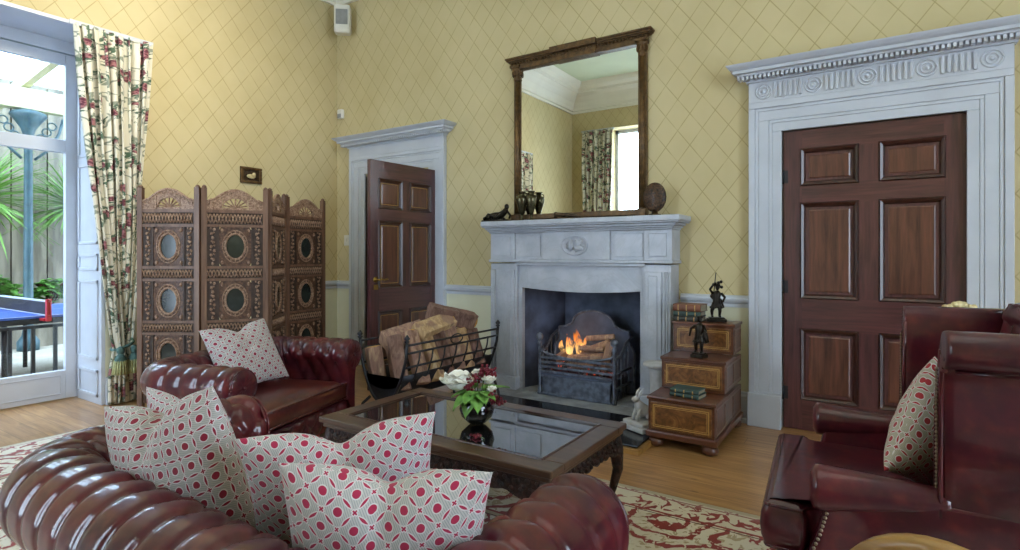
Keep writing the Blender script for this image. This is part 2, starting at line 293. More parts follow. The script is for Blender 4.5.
# ------------------------------------------------------------------ mesh builder
class MB:
    def __init__(s): s.bm = bmesh.new(); s.uv = None
    def face(s, vs, sm=False, uvs=None):
        try: f = s.bm.faces.new(vs)
        except ValueError: return None
        f.smooth = sm
        if uvs is not None:
            if s.uv is None: s.uv = s.bm.loops.layers.uv.new('UVMap')
            for l, q in zip(f.loops, uvs): l[s.uv].uv = q
        return f
    def box(s, x0, x1, y0, y1, z0, z1, M=None):
        c = [Vector((x, y, z)) for z in (z0, z1) for y in (y0, y1) for x in (x0, x1)]
        if M is not None: c = [M @ q for q in c]
        v = [s.bm.verts.new(q) for q in c]
        for f in ((0, 2, 3, 1), (4, 5, 7, 6), (0, 1, 5, 4), (2, 6, 7, 3), (0, 4, 6, 2), (1, 3, 7, 5)): s.face([v[i] for i in f])
        return s
    def rings(s, rings, closed=True, cap=True, sm=True):
        V = [[s.bm.verts.new(p) for p in r] for r in rings]; n = len(V[0])
        for a, b in zip(V, V[1:]):
            for i in range(n if closed else n-1): s.face([a[i], a[(i+1) % n], b[(i+1) % n], b[i]], sm)
        if cap and closed:
            s.face(list(reversed(V[0])), False); s.face(V[-1], False)
        return V
    def tube(s, pts, r, n=8, sm=True, sx=1.0):
        pts = [Vector(p) for p in pts]; rs = r if isinstance(r, (list, tuple)) else [r]*len(pts); rings = []
        up = Vector((0, 0, 1)); t0 = (pts[1]-pts[0]).normalized()
        a = t0.cross(up); a = a.normalized() if a.length > .05 else Vector((1, 0, 0))
        for i, p in enumerate(pts):
            t = (pts[min(i+1, len(pts)-1)]-pts[max(i-1, 0)]).normalized()
            a = (a - t*a.dot(t)).normalized(); b = t.cross(a)
            rings.append([p + (a*math.cos(2*PI*k/n)*sx + b*math.sin(2*PI*k/n))*rs[i] for k in range(n)])
        s.rings(rings, True, True, sm); return s
    def lathe(s, prof, c=(0, 0, 0), n=20, M=None, sm=True, sx=1, sy=1):
        c = Vector(c); rings = []
        for r, z in prof:
            q = [Vector((r*sx*math.cos(2*PI*k/n), r*sy*math.sin(2*PI*k/n), z)) for k in range(n)]
            if M is not None: q = [M @ p for p in q]
            rings.append([c+p for p in q])
        s.rings(rings, True, True, sm); return s
    def ball(s, c, r, n=12, m=8, M=None):
        if not isinstance(r, (list, tuple)): r = (r, r, r)
        c = Vector(c); rings = []
        for j in range(m+1):
            th = PI*(j/m); th = min(max(th, .04), PI-.04)
            q = [Vector((r[0]*math.sin(th)*math.cos(2*PI*k/n), r[1]*math.sin(th)*math.sin(2*PI*k/n), -r[2]*math.cos(th))) for k in range(n)]
            if M is not None: q = [M @ p for p in q]
            rings.append([c+p for p in q])
        s.rings(rings, True, True, True); return s
    def prism(s, poly, lo, hi, axis='y', M=None, sm=False):
        """poly of (a, b); axis y: (x,z) extruded in y; x: (y,z); z: (x,y)"""
        def P(a, b, t):
            p = {'y': Vector((a, t, b)), 'x': Vector((t, a, b)), 'z': Vector((a, b, t))}[axis]
            return M @ p if M is not None else p
        A = [s.bm.verts.new(P(a, b, lo)) for a, b in poly]; B = [s.bm.verts.new(P(a, b, hi)) for a, b in poly]; n = len(A)
        s.face(A); s.face(list(reversed(B)))
        for i in range(n): s.face([A[i], B[i], B[(i+1) % n], A[(i+1) % n]], sm)
        return s
    def grid(s, fn, nu, nv, sm=True, uv=True, wrapu=False, scale=(1, 1)):
        V = [[s.bm.verts.new(fn(i/nu, j/nv)) for j in range(nv+1)] for i in range(nu+(0 if wrapu else 1))]
        N = len(V)
        for i in range(nu):
            for j in range(nv):
                a, b = V[i], V[(i+1) % N]
                q = [(i/nu*scale[0], j/nv*scale[1]), ((i+1)/nu*scale[0], j/nv*scale[1]), ((i+1)/nu*scale[0], (j+1)/nv*scale[1]), (i/nu*scale[0], (j+1)/nv*scale[1])]
                s.face([a[j], b[j], b[j+1], a[j+1]], sm, q if uv else None)
        return V
    def ribbon(s, prof, path, closed=False):
        """sweep profile (n outwards, z) polyline along axis aligned xy path with mitres"""
        return s
    def obj(s, name, mat, parent=None, bevel=0, seg=2, loc=None, weld=False):
        if weld: bmesh.ops.remove_doubles(s.bm, verts=s.bm.verts, dist=1e-5)
        bmesh.ops.recalc_face_normals(s.bm, faces=s.bm.faces)
        me = bpy.data.meshes.new(name); s.bm.to_mesh(me); s.bm.free(); me.materials.append(MT[mat] if isinstance(mat, str) else mat)
        o = bpy.data.objects.new(name, me); COL.objects.link(o)
        if parent is not None: o.parent = parent
        if loc is not None: o.location = loc
        if bevel:
            b = o.modifiers.new('bevel', 'BEVEL'); b.width = bevel; b.segments = seg; b.limit_method = 'ANGLE'; b.angle_limit = R(40)
        return o

def thing(name, label, cat, loc=(0, 0, 0), rz=0, group=None):
    o = bpy.data.objects.new(name, None); COL.objects.link(o); o.location = loc; o.rotation_euler = (0, 0, rz); o.empty_display_size = .1
    o['label'] = label; o['category'] = cat
    if group: o['group'] = group
    return o
def tag(o, label, cat, group=None, kind=None):
    o['label'] = label; o['category'] = cat
    if group: o['group'] = group
    if kind: o['kind'] = kind
    return o
def struct(o, label=None, cat=None):
    o['kind'] = 'structure'
    if label: o['label'] = label
    if cat: o['category'] = cat
    return o
def copy_tree(o, parent=None):
    c = o.copy(); COL.objects.link(c)
    if parent is not None: c.parent = parent
    for ch in list(o.children): copy_tree(ch, c)
    return c
def T(x, y, z): return Matrix.Translation((x, y, z))
def RX(a): return Matrix.Rotation(a, 4, 'X')
def RYm(a): return Matrix.Rotation(a, 4, 'Y')
def RZ(a): return Matrix.Rotation(a, 4, 'Z')

# ------------------------------------------------------------------ room shell
XB, YA, YR, XR, H = -5.33, 4.42, -1.67, 3.2, 4.65
def wall_with_holes(u0, u1, z0, z1, holes, mk):
    us = sorted({u0, u1, *[h[0] for h in holes], *[h[1] for h in holes]}); zs = sorted({z0, z1, *[h[2] for h in holes], *[h[3] for h in holes]})
    for a, b in zip(us, us[1:]):
        for c, d in zip(zs, zs[1:]):
            cu, cz = (a+b)/2, (c+d)/2
            if any(h[0] < cu < h[1] and h[2] < cz < h[3] for h in holes): continue
            mk(a, b, c, d)
LD0, LD1, RD0, RD1, DZ = -4.845, -3.8, -.585, .455, 2.11      # door openings
m = MB(); wall_with_holes(XB-.6, XR+.3, 0, H, [(LD0, LD1, 0, DZ), (RD0, RD1, 0, DZ), (-2.69, -1.555, 0, .95)], lambda a, b, c, d: m.box(a, b, YA, YA+.4, c, d))
struct(m.obj('wall_back', 'wallA'), 'yellow trellis papered wall with the fireplace and both doors', 'wall')
WY0, WY1, WZ = .45, 2.05, 3.08
m = MB(); wall_with_holes(YR-.6, YA, 0, H, [(WY0, WY1, 0, WZ)], lambda a, b, c, d: m.box(XB-.6, XB, a, b, c, d))
struct(m.obj('wall_left', 'wallB'), 'yellow trellis papered wall with the garden door', 'wall')
RW = [(-4.5, -3.0, .3, 3.75)]
m = MB(); wall_with_holes(XB, XR, 0, H, RW, lambda a, b, c, d: m.box(a, b, YR-.5, YR, c, d))
struct(m.obj('wall_rear', 'wallA'), 'papered wall behind the camera', 'wall')
m = MB(); wall_with_holes(YR-.5, YA, 0, H, [(.1, 2.3, .3, 3.75)], lambda a, b, c, d: m.box(XR, XR+.5, a, b, c, d))
struct(m.obj('wall_right', 'wallB'), 'papered wall at the right', 'wall')
m = MB(); m.box(XB-.6, XR+.5, YR-.6, YA+1.9, -.12, 0); struct(m.obj('floor', 'floor'), 'pine floorboards', 'floor')
m = MB(); m.box(XB-.6, XR+.5, YR-.6, YA+.4, H, H+.12); struct(m.obj('ceiling', 'ceil'), 'pale ceiling', 'ceiling')
# cornice: stepped cove profile (offset from the wall, z) on the four walls
CP = [(0, 4.13), (.03, 4.13), (.03, 4.17), (.055, 4.18), (.06, 4.24), (.10, 4.33), (.17, 4.42), (.24, 4.47), (.26, 4.47), (.27, 4.52), (.36, 4.56), (.38, 4.6), (.40, 4.65), (0, 4.65)]
m = MB(); m.prism([(YA-n, z) for n, z in CP], XB, XR, 'x')
m.prism([(YR+n, z) for n, z in CP], XB, XR, 'x'); m.prism([(XB+n, z) for n, z in CP], YR, YA, 'y'); m.prism([(XR-n, z) for n, z in CP], YR, YA, 'y')
struct(m.obj('trim_1', 'cornice'), 'white moulded cornice under the ceiling', 'cornice')
# dado rail and skirting as profile prisms along each wall
DP = [(0, .842), (.012, .842), (.012, .868), (.03, .885), (.035, .905), (.028, .915), (.028, .928), (0, .932)]
SP = [(0, 0), (.035, 0), (.035, .03), (.028, .035), (.024, .19), (.012, .205), (.012, .22), (0, .225)]
def runs(P_, name, n0):
    segsA = [(XB, -5.06), (-3.68, -3.02), (-1.3, -.79), (.66, XR)]
    m = MB()
    for a, b in segsA: m.prism([(YA-n, z) for n, z in P_], a, b, 'x')
    struct(m.obj(name % 'back' if '%' in name else name, 'white'))
    m = MB()
    for a, b in ((YR, WY0-.0), (WY1+.0, YA)): m.prism([(XB+n, z) for n, z in P_], a, b, 'y')
    struct(m.obj(n0, 'white'))
runs(DP, 'trim_2', 'trim_3'); runs(SP, 'baseboard_back', 'baseboard_left')
m = MB(); m.prism([(YR+n, z) for n, z in SP], XB, XR, 'x'); struct(m.obj('baseboard_rear', 'white'))
m = MB(); m.prism([(XR-n, z) for n, z in SP], YR, YA, 'y'); struct(m.obj('baseboard_right', 'white'))
# hall behind the left door, closet behind the right one
m = MB(); m.box(-5.6, -3.0, YA+1.85, YA+1.9, 0, 2.6); m.box(-5.65, -5.6, YA+.4, YA+1.9, 0, 2.6); m.box(-3.0, -2.95, YA+.4, YA+1.9, 0, 2.6); m.box(-5.6, -3, YA+.4, YA+1.9, 2.6, 2.65)
struct(m.obj('wall_hall', 'hall'))
m = MB(); m.box(-.9, .8, YA+.42, YA+.46, 0, 2.4); struct(m.obj('wall_closet', 'hall'))

# ------------------------------------------------------------------ door surrounds
def door_frame(name, x0, x1, ix0, ix1, zi, zt, cor0, cor1, z_c0, z_c1, frieze, label):
    """architrave from x0..x1 with the opening ix0..ix1 under zi; frieze up to zt; cornice cor0..cor1"""
    root = thing(name, label, 'door frame', ((x0+x1)/2, YA, 0)); root['kind'] = 'structure'
    ox = (x0+x1)/2
    w = ix0-x0
    m = MB()
    zf = frieze
    for i, (a, b, dep) in enumerate(((0, .2, .052), (.2, .3, .042), (.3, .62, .036), (.62, .72, .031), (.72, 1.0, .026))):
        # nested U shapes stepping in towards the opening
        aa, bb = a*w, b*w; za, zb = zf-(zf-zi)*a, zf-(zf-zi)*b
        m.box(x0+aa-ox, x0+bb-ox, -dep, 0, .24, zb); m.box(x1-bb-ox, x1-aa-ox, -dep, 0, .24, zb)
        m.box(x0+aa-ox, x1-aa-ox, -dep, 0, zb, za)
    m.obj('architrave', 'white', root, .004)
    m = MB(); m.box(x0-.006-ox, ix0+.0-ox, -.075, 0, 0, .24); m.obj('plinth_block', 'white', root, .004)
    m = MB(); m.box(ix1-ox, x1+.006-ox, -.075, 0, 0, .24); m.obj('plinth_block', 'white', root, .004)
    m = MB(); m.box(ix0-.02-ox, ix0-ox, 0, .4, 0, zi); m.box(ix1-ox, ix1+.02-ox, 0, .4, 0, zi); m.box(ix0-.02-ox, ix1+.02-ox, 0, .4, zi, zi+.02); m.obj('jamb_lining', 'white', root)
    m = MB(); m.box(x0-ox, x1-ox, -.05, 0, zf, z_c0)
    m.obj('frieze', 'white', root, .003)
    m = MB(); h = z_c1-z_c0
    L = (x0-cor0)
    prof = [(.05, 0), (.065, 0), (.065, .12), (.09, .3), (.12, .36), (.125, .46), (.15, .5), (.15, .68), (.17, .76), (.19, .92), (.195, 1)]
    for (d0, t0), (d1, t1) in zip(prof, prof[1:]):
        if t1 == t0: continue
        e0 = (d0-.05)/(.195-.05)*L; e1 = (d1-.05)/(.195-.05)*L
        z0_, z1_ = z_c0+h*t0, z_c0+h*t1
        vs = []
        for e, d, z in ((e0, d0, z0_), (e1, d1, z1_)):
            vs.append([Vector((x0-e-ox, 0, z)), Vector((x0-e-ox, -d, z)), Vector((x1+e-ox, -d, z)), Vector((x1+e-ox, 0, z))])
        m.rings(vs, True, True, False)
    m.obj('cornice', 'white', root)
    return root, ox
rd, ox = door_frame('door_frame', -.80, .655, RD0, RD1, DZ, 0, -.93, .785, 2.47, 2.585, 2.325, 'white door surround with fluted frieze and rosettes, around the closed right door')
m = MB()      # dentils
x = -.86
while x < .72: m.box(x-ox, x+.016-ox, -.128, -.07, 2.482, 2.506); x += .0285
m.obj('dentil_row', 'white', rd)
xs = [-.70, -.385, -.0725, .24, .555]
for i, cx_ in enumerate(xs):
    m = MB(); C0 = Vector((cx_-ox, -.052, 2.398))
    for r0 in (.05, .03): m.tube([C0+Vector((r0*math.cos(a), 0, r0*math.sin(a))) for a in [2*PI*q/28 for q in range(29)]], .006, 6)
    m.ball(C0, (.014, .008, .014), 10, 6)
    m.obj('rosette', 'white', rd)
    if i < 4:
        m = MB()
        for j in range(6):
            fx = cx_ + .0785 + j*.0315; m.box(fx-.009-ox, fx+.009-ox, -.062, -.05, 2.345, 2.452)
        m.obj('fluting', 'white', rd, .004)
ld, ox2 = door_frame('door_frame', -5.07, -3.67, LD0, LD1, DZ+.03, 0, -5.2, -3.5, 2.44, 2.55, 2.33, 'white door surround with plain cornice, around the open left door')
m = MB(); x = -5.12
while x < -3.56: m.box(x-ox2, x+.016-ox2, -.128, -.07, 2.452, 2.474); x += .0285
m.obj('dentil_row', 'white', ld)

# ------------------------------------------------------------------ six panel doors
def door(name, w, h, label, rows, inlay, loc, rz, handle_side, mir=False):
    """leaf in local x 0..w, front face at y=-.02, hinge at x=0"""
    root = thing(name, label, 'door', loc, rz)
    m = MB(); m.box(0, w, -.008, .022, 0, h)
    st = .115*w; mid = .13*w; pw = (w-2*st-mid)/2
    m.box(0, st, -.022, -.008, 0, h); m.box(w-st, w, -.022, -.008, 0, h)
    m.obj('leaf', 'mahog', root)
    m = MB(); zs = [0]+[q for r in rows for q in r]+[h]
    for a, b in zip(zs[::2], zs[1::2]): m.box(st, w-st, -.0215, -.008, a, b)
    m.obj('rail', 'mahogh', root)
    m = MB(); 
    for a, b in rows: m.box(st+pw, st+pw+mid, -.021, -.008, a, b)
    m.obj('muntin', 'mahog', root)
    for (a, b) in rows:
        for x0 in (st, st+pw+mid):
            m = MB()   # bolection moulding ring plus raised field
            def ring(o0, o1, y0, y1):
                A = [Vector((x0+o0, y0, a+o0)), Vector((x0+pw-o0, y0, a+o0)), Vector((x0+pw-o0, y0, b-o0)), Vector((x0+o0, y0, b-o0))]
                B = [Vector((x0+o1, y1, a+o1)), Vector((x0+pw-o1, y1, a+o1)), Vector((x0+pw-o1, y1, b-o1)), Vector((x0+o1, y1, b-o1))]
                return A, B
            for o0, o1, y0, y1 in ((-.012, -.004, -.022, -.034), (-.004, .012, -.034, -.026), (.012, .022, -.026, -.010)):
                A, B = ring(o0, o1, y0, y1); m.rings([A, B], True, False, False)
            m.obj('panel_moulding', 'mould', root)
            m = MB(); A, B = ring(.04, .048, -.0085, -.0125); C_, D_ = ring(.048, .049, -.0125, -.0125); m.rings([A, B, D_], True, False, False); m.face([m.bm.verts.new(q) for q in D_]); m.obj('door_panel', 'mahogp', root)
            if inlay:
                m = MB()
                for o0 in (.03,):
                    t = .006
                    m.box(x0+o0, x0+pw-o0, -.0105, -.008, a+o0, a+o0+t); m.box(x0+o0, x0+pw-o0, -.0105, -.008, b-o0-t, b-o0)
                    m.box(x0+o0, x0+o0+t, -.0105, -.008, a+o0+t, b-o0-t); m.box(x0+pw-o0-t, x0+pw-o0, -.0105, -.008, a+o0+t, b-o0-t)
                m.obj('inlay_line', 'inlay', root)
    return root
rows_r = [(.24, .79), (1.06, 1.62), (1.73, 1.985)]
d1 = door('door', 1.027, 2.10, 'closed dark mahogany six panel door in the right surround', [(.22, .70), (.93, 1.58), (1.72, 1.96)], False, (-.578, YA+.034, .005), 0, 1)
for z in (.25, 1.0, 1.78):
    m = MB(); m.tube([(-.003, -.028, z-.05), (-.003, -.028, z+.05)], .007, 8); m.box(0, .03, -.024, -.021, z-.045, z+.045); m.obj('hinge', 'iron', d1)
hx, hy = -3.815, YA-.005
d2 = door('door', .86, 2.09, 'mahogany six panel door standing open with gilt panel lines and brass handle', [(.22, .70), (.93, 1.53), (1.66, 1.92)], True, (hx, hy, .005), R(267), 1)
# front face (local -y) looks towards -x... turn so the visible face carries the panels
for ch in list(d2.children): ch.scale = (1, -1, 1)
m = MB(); m.lathe([(.028, 0), (.028, .004), (.012, .006), (.012, .02)], (0, 0, 0), 16, T(.80, .022, 1.0) @ RX(R(-90)))
m.tube([(.80, .04, 1.0), (.80, .058, 1.0), (.77, .064, 1.003), (.73, .064, .998), (.70, .064, 1.006), (.685, .064, 1.0)], [.009, .009, .009, .008, .009, .005], 8)
m.obj('door_handle', 'brass', d2)
m = MB(); m.box(.775, .825, .022, .026, .91, .955); m.obj('keyhole_plate', 'brass', d2)

# ------------------------------------------------------------------ garden window recess and french door
m = MB()   # reveal: north shutter panel box, south one, soffit
struct_r = []
for yy, sgn in ((WY1, -1), (WY0, 1)):
    a, b = (yy-.0, yy+.03*sgn) if sgn > 0 else (yy+.03*sgn, yy)
    m.box(XB-.47, XB+.002, min(a, b), max(a, b), 0, WZ)
    yf = yy+.03*sgn
    for (z0, z1) in ((.06, .28), (.36, 1.02), (1.10, 1.24), (1.32, 2.0), (2.06, 2.95)):
        for (q0, q1, t) in ((0, .03, .012),):
            x0, x1 = XB-.43, XB-.05
            y2 = yf+.012*sgn; lo, hi = min(yf, y2), max(yf, y2)
            m.box(x0, x1, lo, hi, z0, z0+.025); m.box(x0, x1, lo, hi, z1-.025, z1); m.box(x0, x0+.025, lo, hi, z0, z1); m.box(x1-.025, x1, lo, hi, z0, z1)
m.box(XB-.5, XB+.002, WY0, WY1, WZ-.03, WZ)
struct(m.obj('trim_4', 'white', None, .003), 'white panelled shutter reveal of the garden door', 'window reveal')
w1 = thing('window_1', 'tall white glazed french door to the garden', 'window', (-5.83, 1.25, 0)); w1['kind'] = 'structure'
m = MB(); m.box(-.06, .03, -.80, .80, 2.95, 3.08); m.box(-.06, .03, .78, .80, 0, 2.95); m.box(-.06, .03, -.80, -.78, 0, 2.95); m.obj('window_frame', 'white', w1, .004)
for s_ in (1, -1):
    m = MB()
    y0, y1 = (.0, .775)
    def bx(a, b, z0, z1, x0=-.03, x1=.02): m.box(x0, x1, min(a*s_, b*s_), max(a*s_, b*s_), z0, z1)
    bx(.69, .775, 0.01, 2.94); bx(.01, .09, 0.01, 2.94); bx(.09, .69, .01, .25); bx(.09, .69, 2.10, 2.21); bx(.09, .69, 2.85, 2.94)
    bx(.12, .66, .205, .215, .02, .027); bx(.12, .66, .05, .06, .02, .027); bx(.12, .13, .06, .205, .02, .027); bx(.65, .66, .06, .205, .02, .027)
    m.obj('sash', 'white', w1, .004)
    m = MB(); bx(.09, .69, .25, 2.10, -.006, -.002); bx(.09, .69, 2.21, 2.85, -.006, -.002); m.obj('pane', 'glass', w1)
    for z in (.35, 1.5, 2.5):
        m = MB(); m.tube([(.024, .78*s_, z-.045), (.024, .78*s_, z+.045)], .007, 8); m.obj('hinge', 'white', w1)
# rear window, seen in the looking glass; unseen side window added for its light
def sash_window(name, x0, x1, z0, z1, rz, loc, label):
    w = thing(name, label, 'window', loc, rz); w['kind'] = 'structure'; W_ = x1-x0
    m = MB(); m.box(-W_/2, W_/2, -.1, 0, z0, z0+.06); m.box(-W_/2, W_/2, -.1, 0, z1-.07, z1); m.box(-W_/2, -W_/2+.06, -.1, 0, z0, z1); m.box(W_/2-.06, W_/2, -.1, 0, z0, z1)
    zm = (z0+z1)/2; m.box(-W_/2, W_/2, -.08, -.02, zm-.03, zm+.03); m.box(-.02, .02, -.07, -.03, z0, z1)
    m.obj('sash', 'white', w); m = MB(); m.box(-W_/2+.05, W_/2-.05, -.052, -.048, z0+.05, z1-.05); m.obj('pane', 'glass', w)
    return w
sash_window('window_2', -4.5, -3.0, .3, 3.75, 0, (-3.75, YR-.3, 0), 'tall sash window reflected in the looking glass')
sash_window('window_added', 0, 2.2, .3, 3.75, R(-90), (XR+.3, 1.2, 0), 'unseen sash window added in the right wall for its light')

# ------------------------------------------------------------------ curtains
def curtain(name, label, loc, rz, w_top, w_tie, w_bot, z_top, z_tie, shift_top, shift_tie, folds, group=None, phase=0, tie=True):
    c = thing(name, label, 'curtain', loc, rz, group)
    def half(z):
        if z > z_tie:
            t = (z-z_tie)/(z_top-z_tie); t = t**.8; return (w_tie+(w_top-w_tie)*t, shift_tie+(shift_top-shift_tie)*t)
        t = (z_tie-z)/z_tie; return (w_tie+(w_bot-w_tie)*min(1, t*2.2), shift_tie*1.0)
    def fn(u, v):
        z = z_top*v+.01; w, sh = half(z); a = u*folds*2*PI+phase
        amp = .038*(.5+.5*min(1, w/w_top+.2)); pinch = 1 if z < z_top-.1 else .6
        x = sh+(u-.5)*w+.012*math.sin(a*1.7+z*2)
        return Vector((x, -.03-amp*pinch*math.sin(a)+.012*math.sin(3*z+u*9), z))
    m = MB(); m.grid(fn, folds*14, 60, True, True, False, (w_top*1.5, z_top*1.0))
    o = m.obj('curtain_drop', 'curtain', c); sd = o.modifiers.new('thick', 'SOLIDIFY'); sd.thickness = .004
    m = MB(); m.box(shift_top-w_top/2-.02, shift_top+w_top/2+.02, -.03, -.005, z_top-.005, z_top+.03); m.obj('curtain_track', 'white', c)
    if tie:
        m = MB(); pts = []
        for i in range(17):
            a = 2*PI*i/16; pts.append((shift_tie+(w_tie/2+.012)*math.cos(a), -.035+.075*math.sin(a), z_tie+.02+.03*math.cos(a)))
        m.tube(pts, .011, 8); m.obj('tieback_cord', 'tasg', c)
        for dx in (-.05, .05):
            m = MB(); m.ball((shift_tie+dx, -.125, z_tie-.01), (.03, .03, .035)); m.lathe([(.014, 0), (.04, -.04), (.045, -.07)], (shift_tie+dx, -.125, z_tie-.03), 12); ts = m.obj('tassel', 'tasg', c)
            m = MB()
            for k_ in range(16):
                a = 2*PI*k_/16; x_, y_ = shift_tie+dx+.04*math.cos(a), -.125+.04*math.sin(a)
                m.tube([(x_, y_, z_tie-.09), (x_+.012*math.cos(a), y_+.012*math.sin(a), z_tie-.2)], [.007, .013], 5)
            m.obj('tassel_fringe', 'fringe', ts)
    return c
curtain('curtain', 'cream floral curtain held back by a tasselled cord, left of the carved screen', (XB+.03, 2.12, 0), R(90), .56, .13, .2, 3.04, .46, -.03, .03, 9)
curtain('curtain', 'cream floral curtain on the far side of the garden door, seen in the looking glass', (XB+.03, .28, 0), R(90), .5, .2, .2, 3.04, .46, 0, -.1, 5, None, 1, True)
curtain('curtain', 'cream floral curtain beside the rear window, seen in the looking glass', (-4.74, YR+.03, 0), R(180), .66, .5, .5, 3.72, .46, 0, 0, 7, None, 2, False)


# ------------------------------------------------------------------ fireplace surround
FX = -2.12; YF = 4.20      # centre and front face
fp = thing('fireplace', 'pale marble fireplace surround with carved centre tablet, holding a log fire', 'fireplace', (FX, YA, 0))
dY = YF-YA    # -.22
def fbx(m, x0, x1, d0, d1, z0, z1): m.box(x0-FX, x1-FX, -d1, -d0, z0, z1)
m = MB()      # mantel shelf: stacked mouldings
for x0, x1, d, z0, z1 in ((-2.985, -1.30, .225, 1.425, 1.44), (-2.995, -1.285, .24, 1.44, 1.455), (-3.005, -1.265, .265, 1.455, 1.475), (-3.015, -1.235, .30, 1.475, 1.488), (-3.02, -1.225, .31, 1.488, 1.53)):
    fbx(m, x0, x1, 0, d, z0, z1)
m.obj('mantel_shelf', 'marble', fp, .005)
m = MB(); fbx(m, -2.72, -1.52, 0, .19, 1.19, 1.425); fbx(m, -2.70, -2.46, .19, .196, 1.215, 1.40); fbx(m, -1.78, -1.54, .19, .196, 1.215, 1.40); m.obj('frieze', 'marble', fp, .004)
m = MB(); fbx(m, -2.43, -1.81, 0, .215, 1.19, 1.425); m.obj('centre_tablet', 'marble', fp, .004)
m = MB(); M_ = T(0, -.215, 1.31) @ RX(R(90))
m.lathe([(.09, 0), (.09, .008), (.082, .014), (.076, .006), (.0, .004)], (0, 0, 0), 28, M_ @ Matrix.Diagonal((1.35, .95, 1, 1)))
m.lathe([(.05, 0), (.045, .02), (.02, .028)], (-.03, 0, 0.004), 14, M_ @ Matrix.Diagonal((.5, 1.0, 1, 1))); m.ball((.03, -.22, 1.33), (.026, .012, .03)); m.ball((.035, -.222, 1.285), (.045, .014, .022))
for i in range(9):
    a = i*.7; m.ball((.07*math.cos(a), -.22, 1.31+.045*math.sin(a)), (.016, .01, .012), 8, 6)
m.obj('oval_medallion', 'marble', fp)
for x0, x1 in ((-2.98, -2.72), (-1.53, -1.31)):
    m = MB(); fbx(m, x0, x1, 0, .205, 1.19, 1.425); fbx(m, x0+.04, x1-.04, .205, .213, 1.22, 1.395); m.obj('corner_block', 'marble', fp, .004)
m = MB(); fbx(m, -2.99, -1.30, 0, .222, 1.165, 1.19); fbx(m, -2.72, -1.52, 0, .203, 1.14, 1.165); m.obj('lintel_moulding', 'marble', fp, .004)
for x0, x1 in ((-2.98, -2.70), (-1.54, -1.32)):
    m = MB(); fbx(m, x0, x1, 0, .20, 0, 1.155)
    a, b = (x0+.07, x1-.02) if x0 < -2 else (x0+.02, x1-.07)
    fbx(m, a, b, .20, .215, .16, 1.10); fbx(m, a+.03, b-.03, .215, .222, .19, 1.07)
    m.obj('jamb', 'marble', fp, .004)
    m = MB(); xo = x0 if x0 < -2 else x1
    for j in range(3):     # reeding strips on the outer pilaster
        q = x0+.008+j*.02 if x0 < -2 else x1-.008-j*.02
        m.tube([(q-FX, -.203, .16), (q-FX, -.203, 1.10)], .007, 8)
    m.obj('reeded_strip', 'marble', fp)
    m = MB(); fbx(m, x0-.012, x1+.012, 0, .24, 0, .15); m.obj('jamb_base', 'marble', fp, .006)
m = MB()      # inner slips with slightly bowed lower edge
lo = [(-2.70+1.16*i/20, .925+.0-.03*(1-(2*i/20-1)**2)*-0-.0) for i in range(21)]
m.prism([(-2.70-FX, 1.155), (-1.54-FX, 1.155)] + [(x-FX, .945-.028*(1-((x+2.12)/.58)**2)) for x, _ in reversed(lo)], -.165, -.05, 'y')
m.obj('inner_lintel', 'marble', fp, .003)
m = MB(); fbx(m, -2.70, -2.665, .0, .165, 0, .95); fbx(m, -1.575, -1.54, 0, .165, 0, .95); m.obj('inner_slip', 'marble', fp, .003)
# firebox: sloping cheeks, back, throat
m = MB()
bk0, bk1, yb = -2.50, -1.74, .34
P_ = [(-2.665, -.12), (bk0, yb), (bk1, yb), (-1.575, -.12)]
for (a, b) in zip(P_, P_[1:]):
    v = [m.bm.verts.new(q) for q in (Vector((a[0]-FX, a[1], 0)), Vector((b[0]-FX, b[1], 0)), Vector((b[0]-FX, b[1], .96)), Vector((a[0]-FX, a[1], .96)))]; m.face(v)
v = [m.bm.verts.new(Vector((a-FX, b, .96))) for a, b in P_]; m.face(v)
ob = m.obj('firebox', 'soot', fp); sd = ob.modifiers.new('t', 'SOLIDIFY'); sd.thickness = .01
m = MB(); m.prism([(-2.69-FX, -.22), (-1.55-FX, -.22), (-1.55-FX, 0), (bk1-FX+.03, yb+.02), (bk0-FX-.03, yb+.02), (-2.69-FX, 0)], 0, .045, 'z'); m.obj('inner_hearth', 'greyh', fp)
m = MB(); m.box(-3.0-FX, -1.24-FX, -.66, -.2, 0.001, .04); struct(m.obj('floor_hearth_stone', 'greyh', None, .006, 2, (FX, YA, 0)), 'grey stone hearth in front of the fire', 'hearth')
m = MB(); m.box(-3.06-FX, -1.25-FX, -1.09, -.48, .038, .052); struct(m.obj('floor_hearth_slate', 'slab', None, .003, 2, (FX, YA, 0)), 'polished black slate laid in front of the fire', 'hearth')
m = MB(); m.box(-3.08-FX, -1.23-FX, -1.11, -.66, .001, .036); struct(m.obj('floor_hearth_edge', 'tanw', None, .003, 2, (FX, YA, 0)), 'wooden edge round the hearth slate', 'hearth')

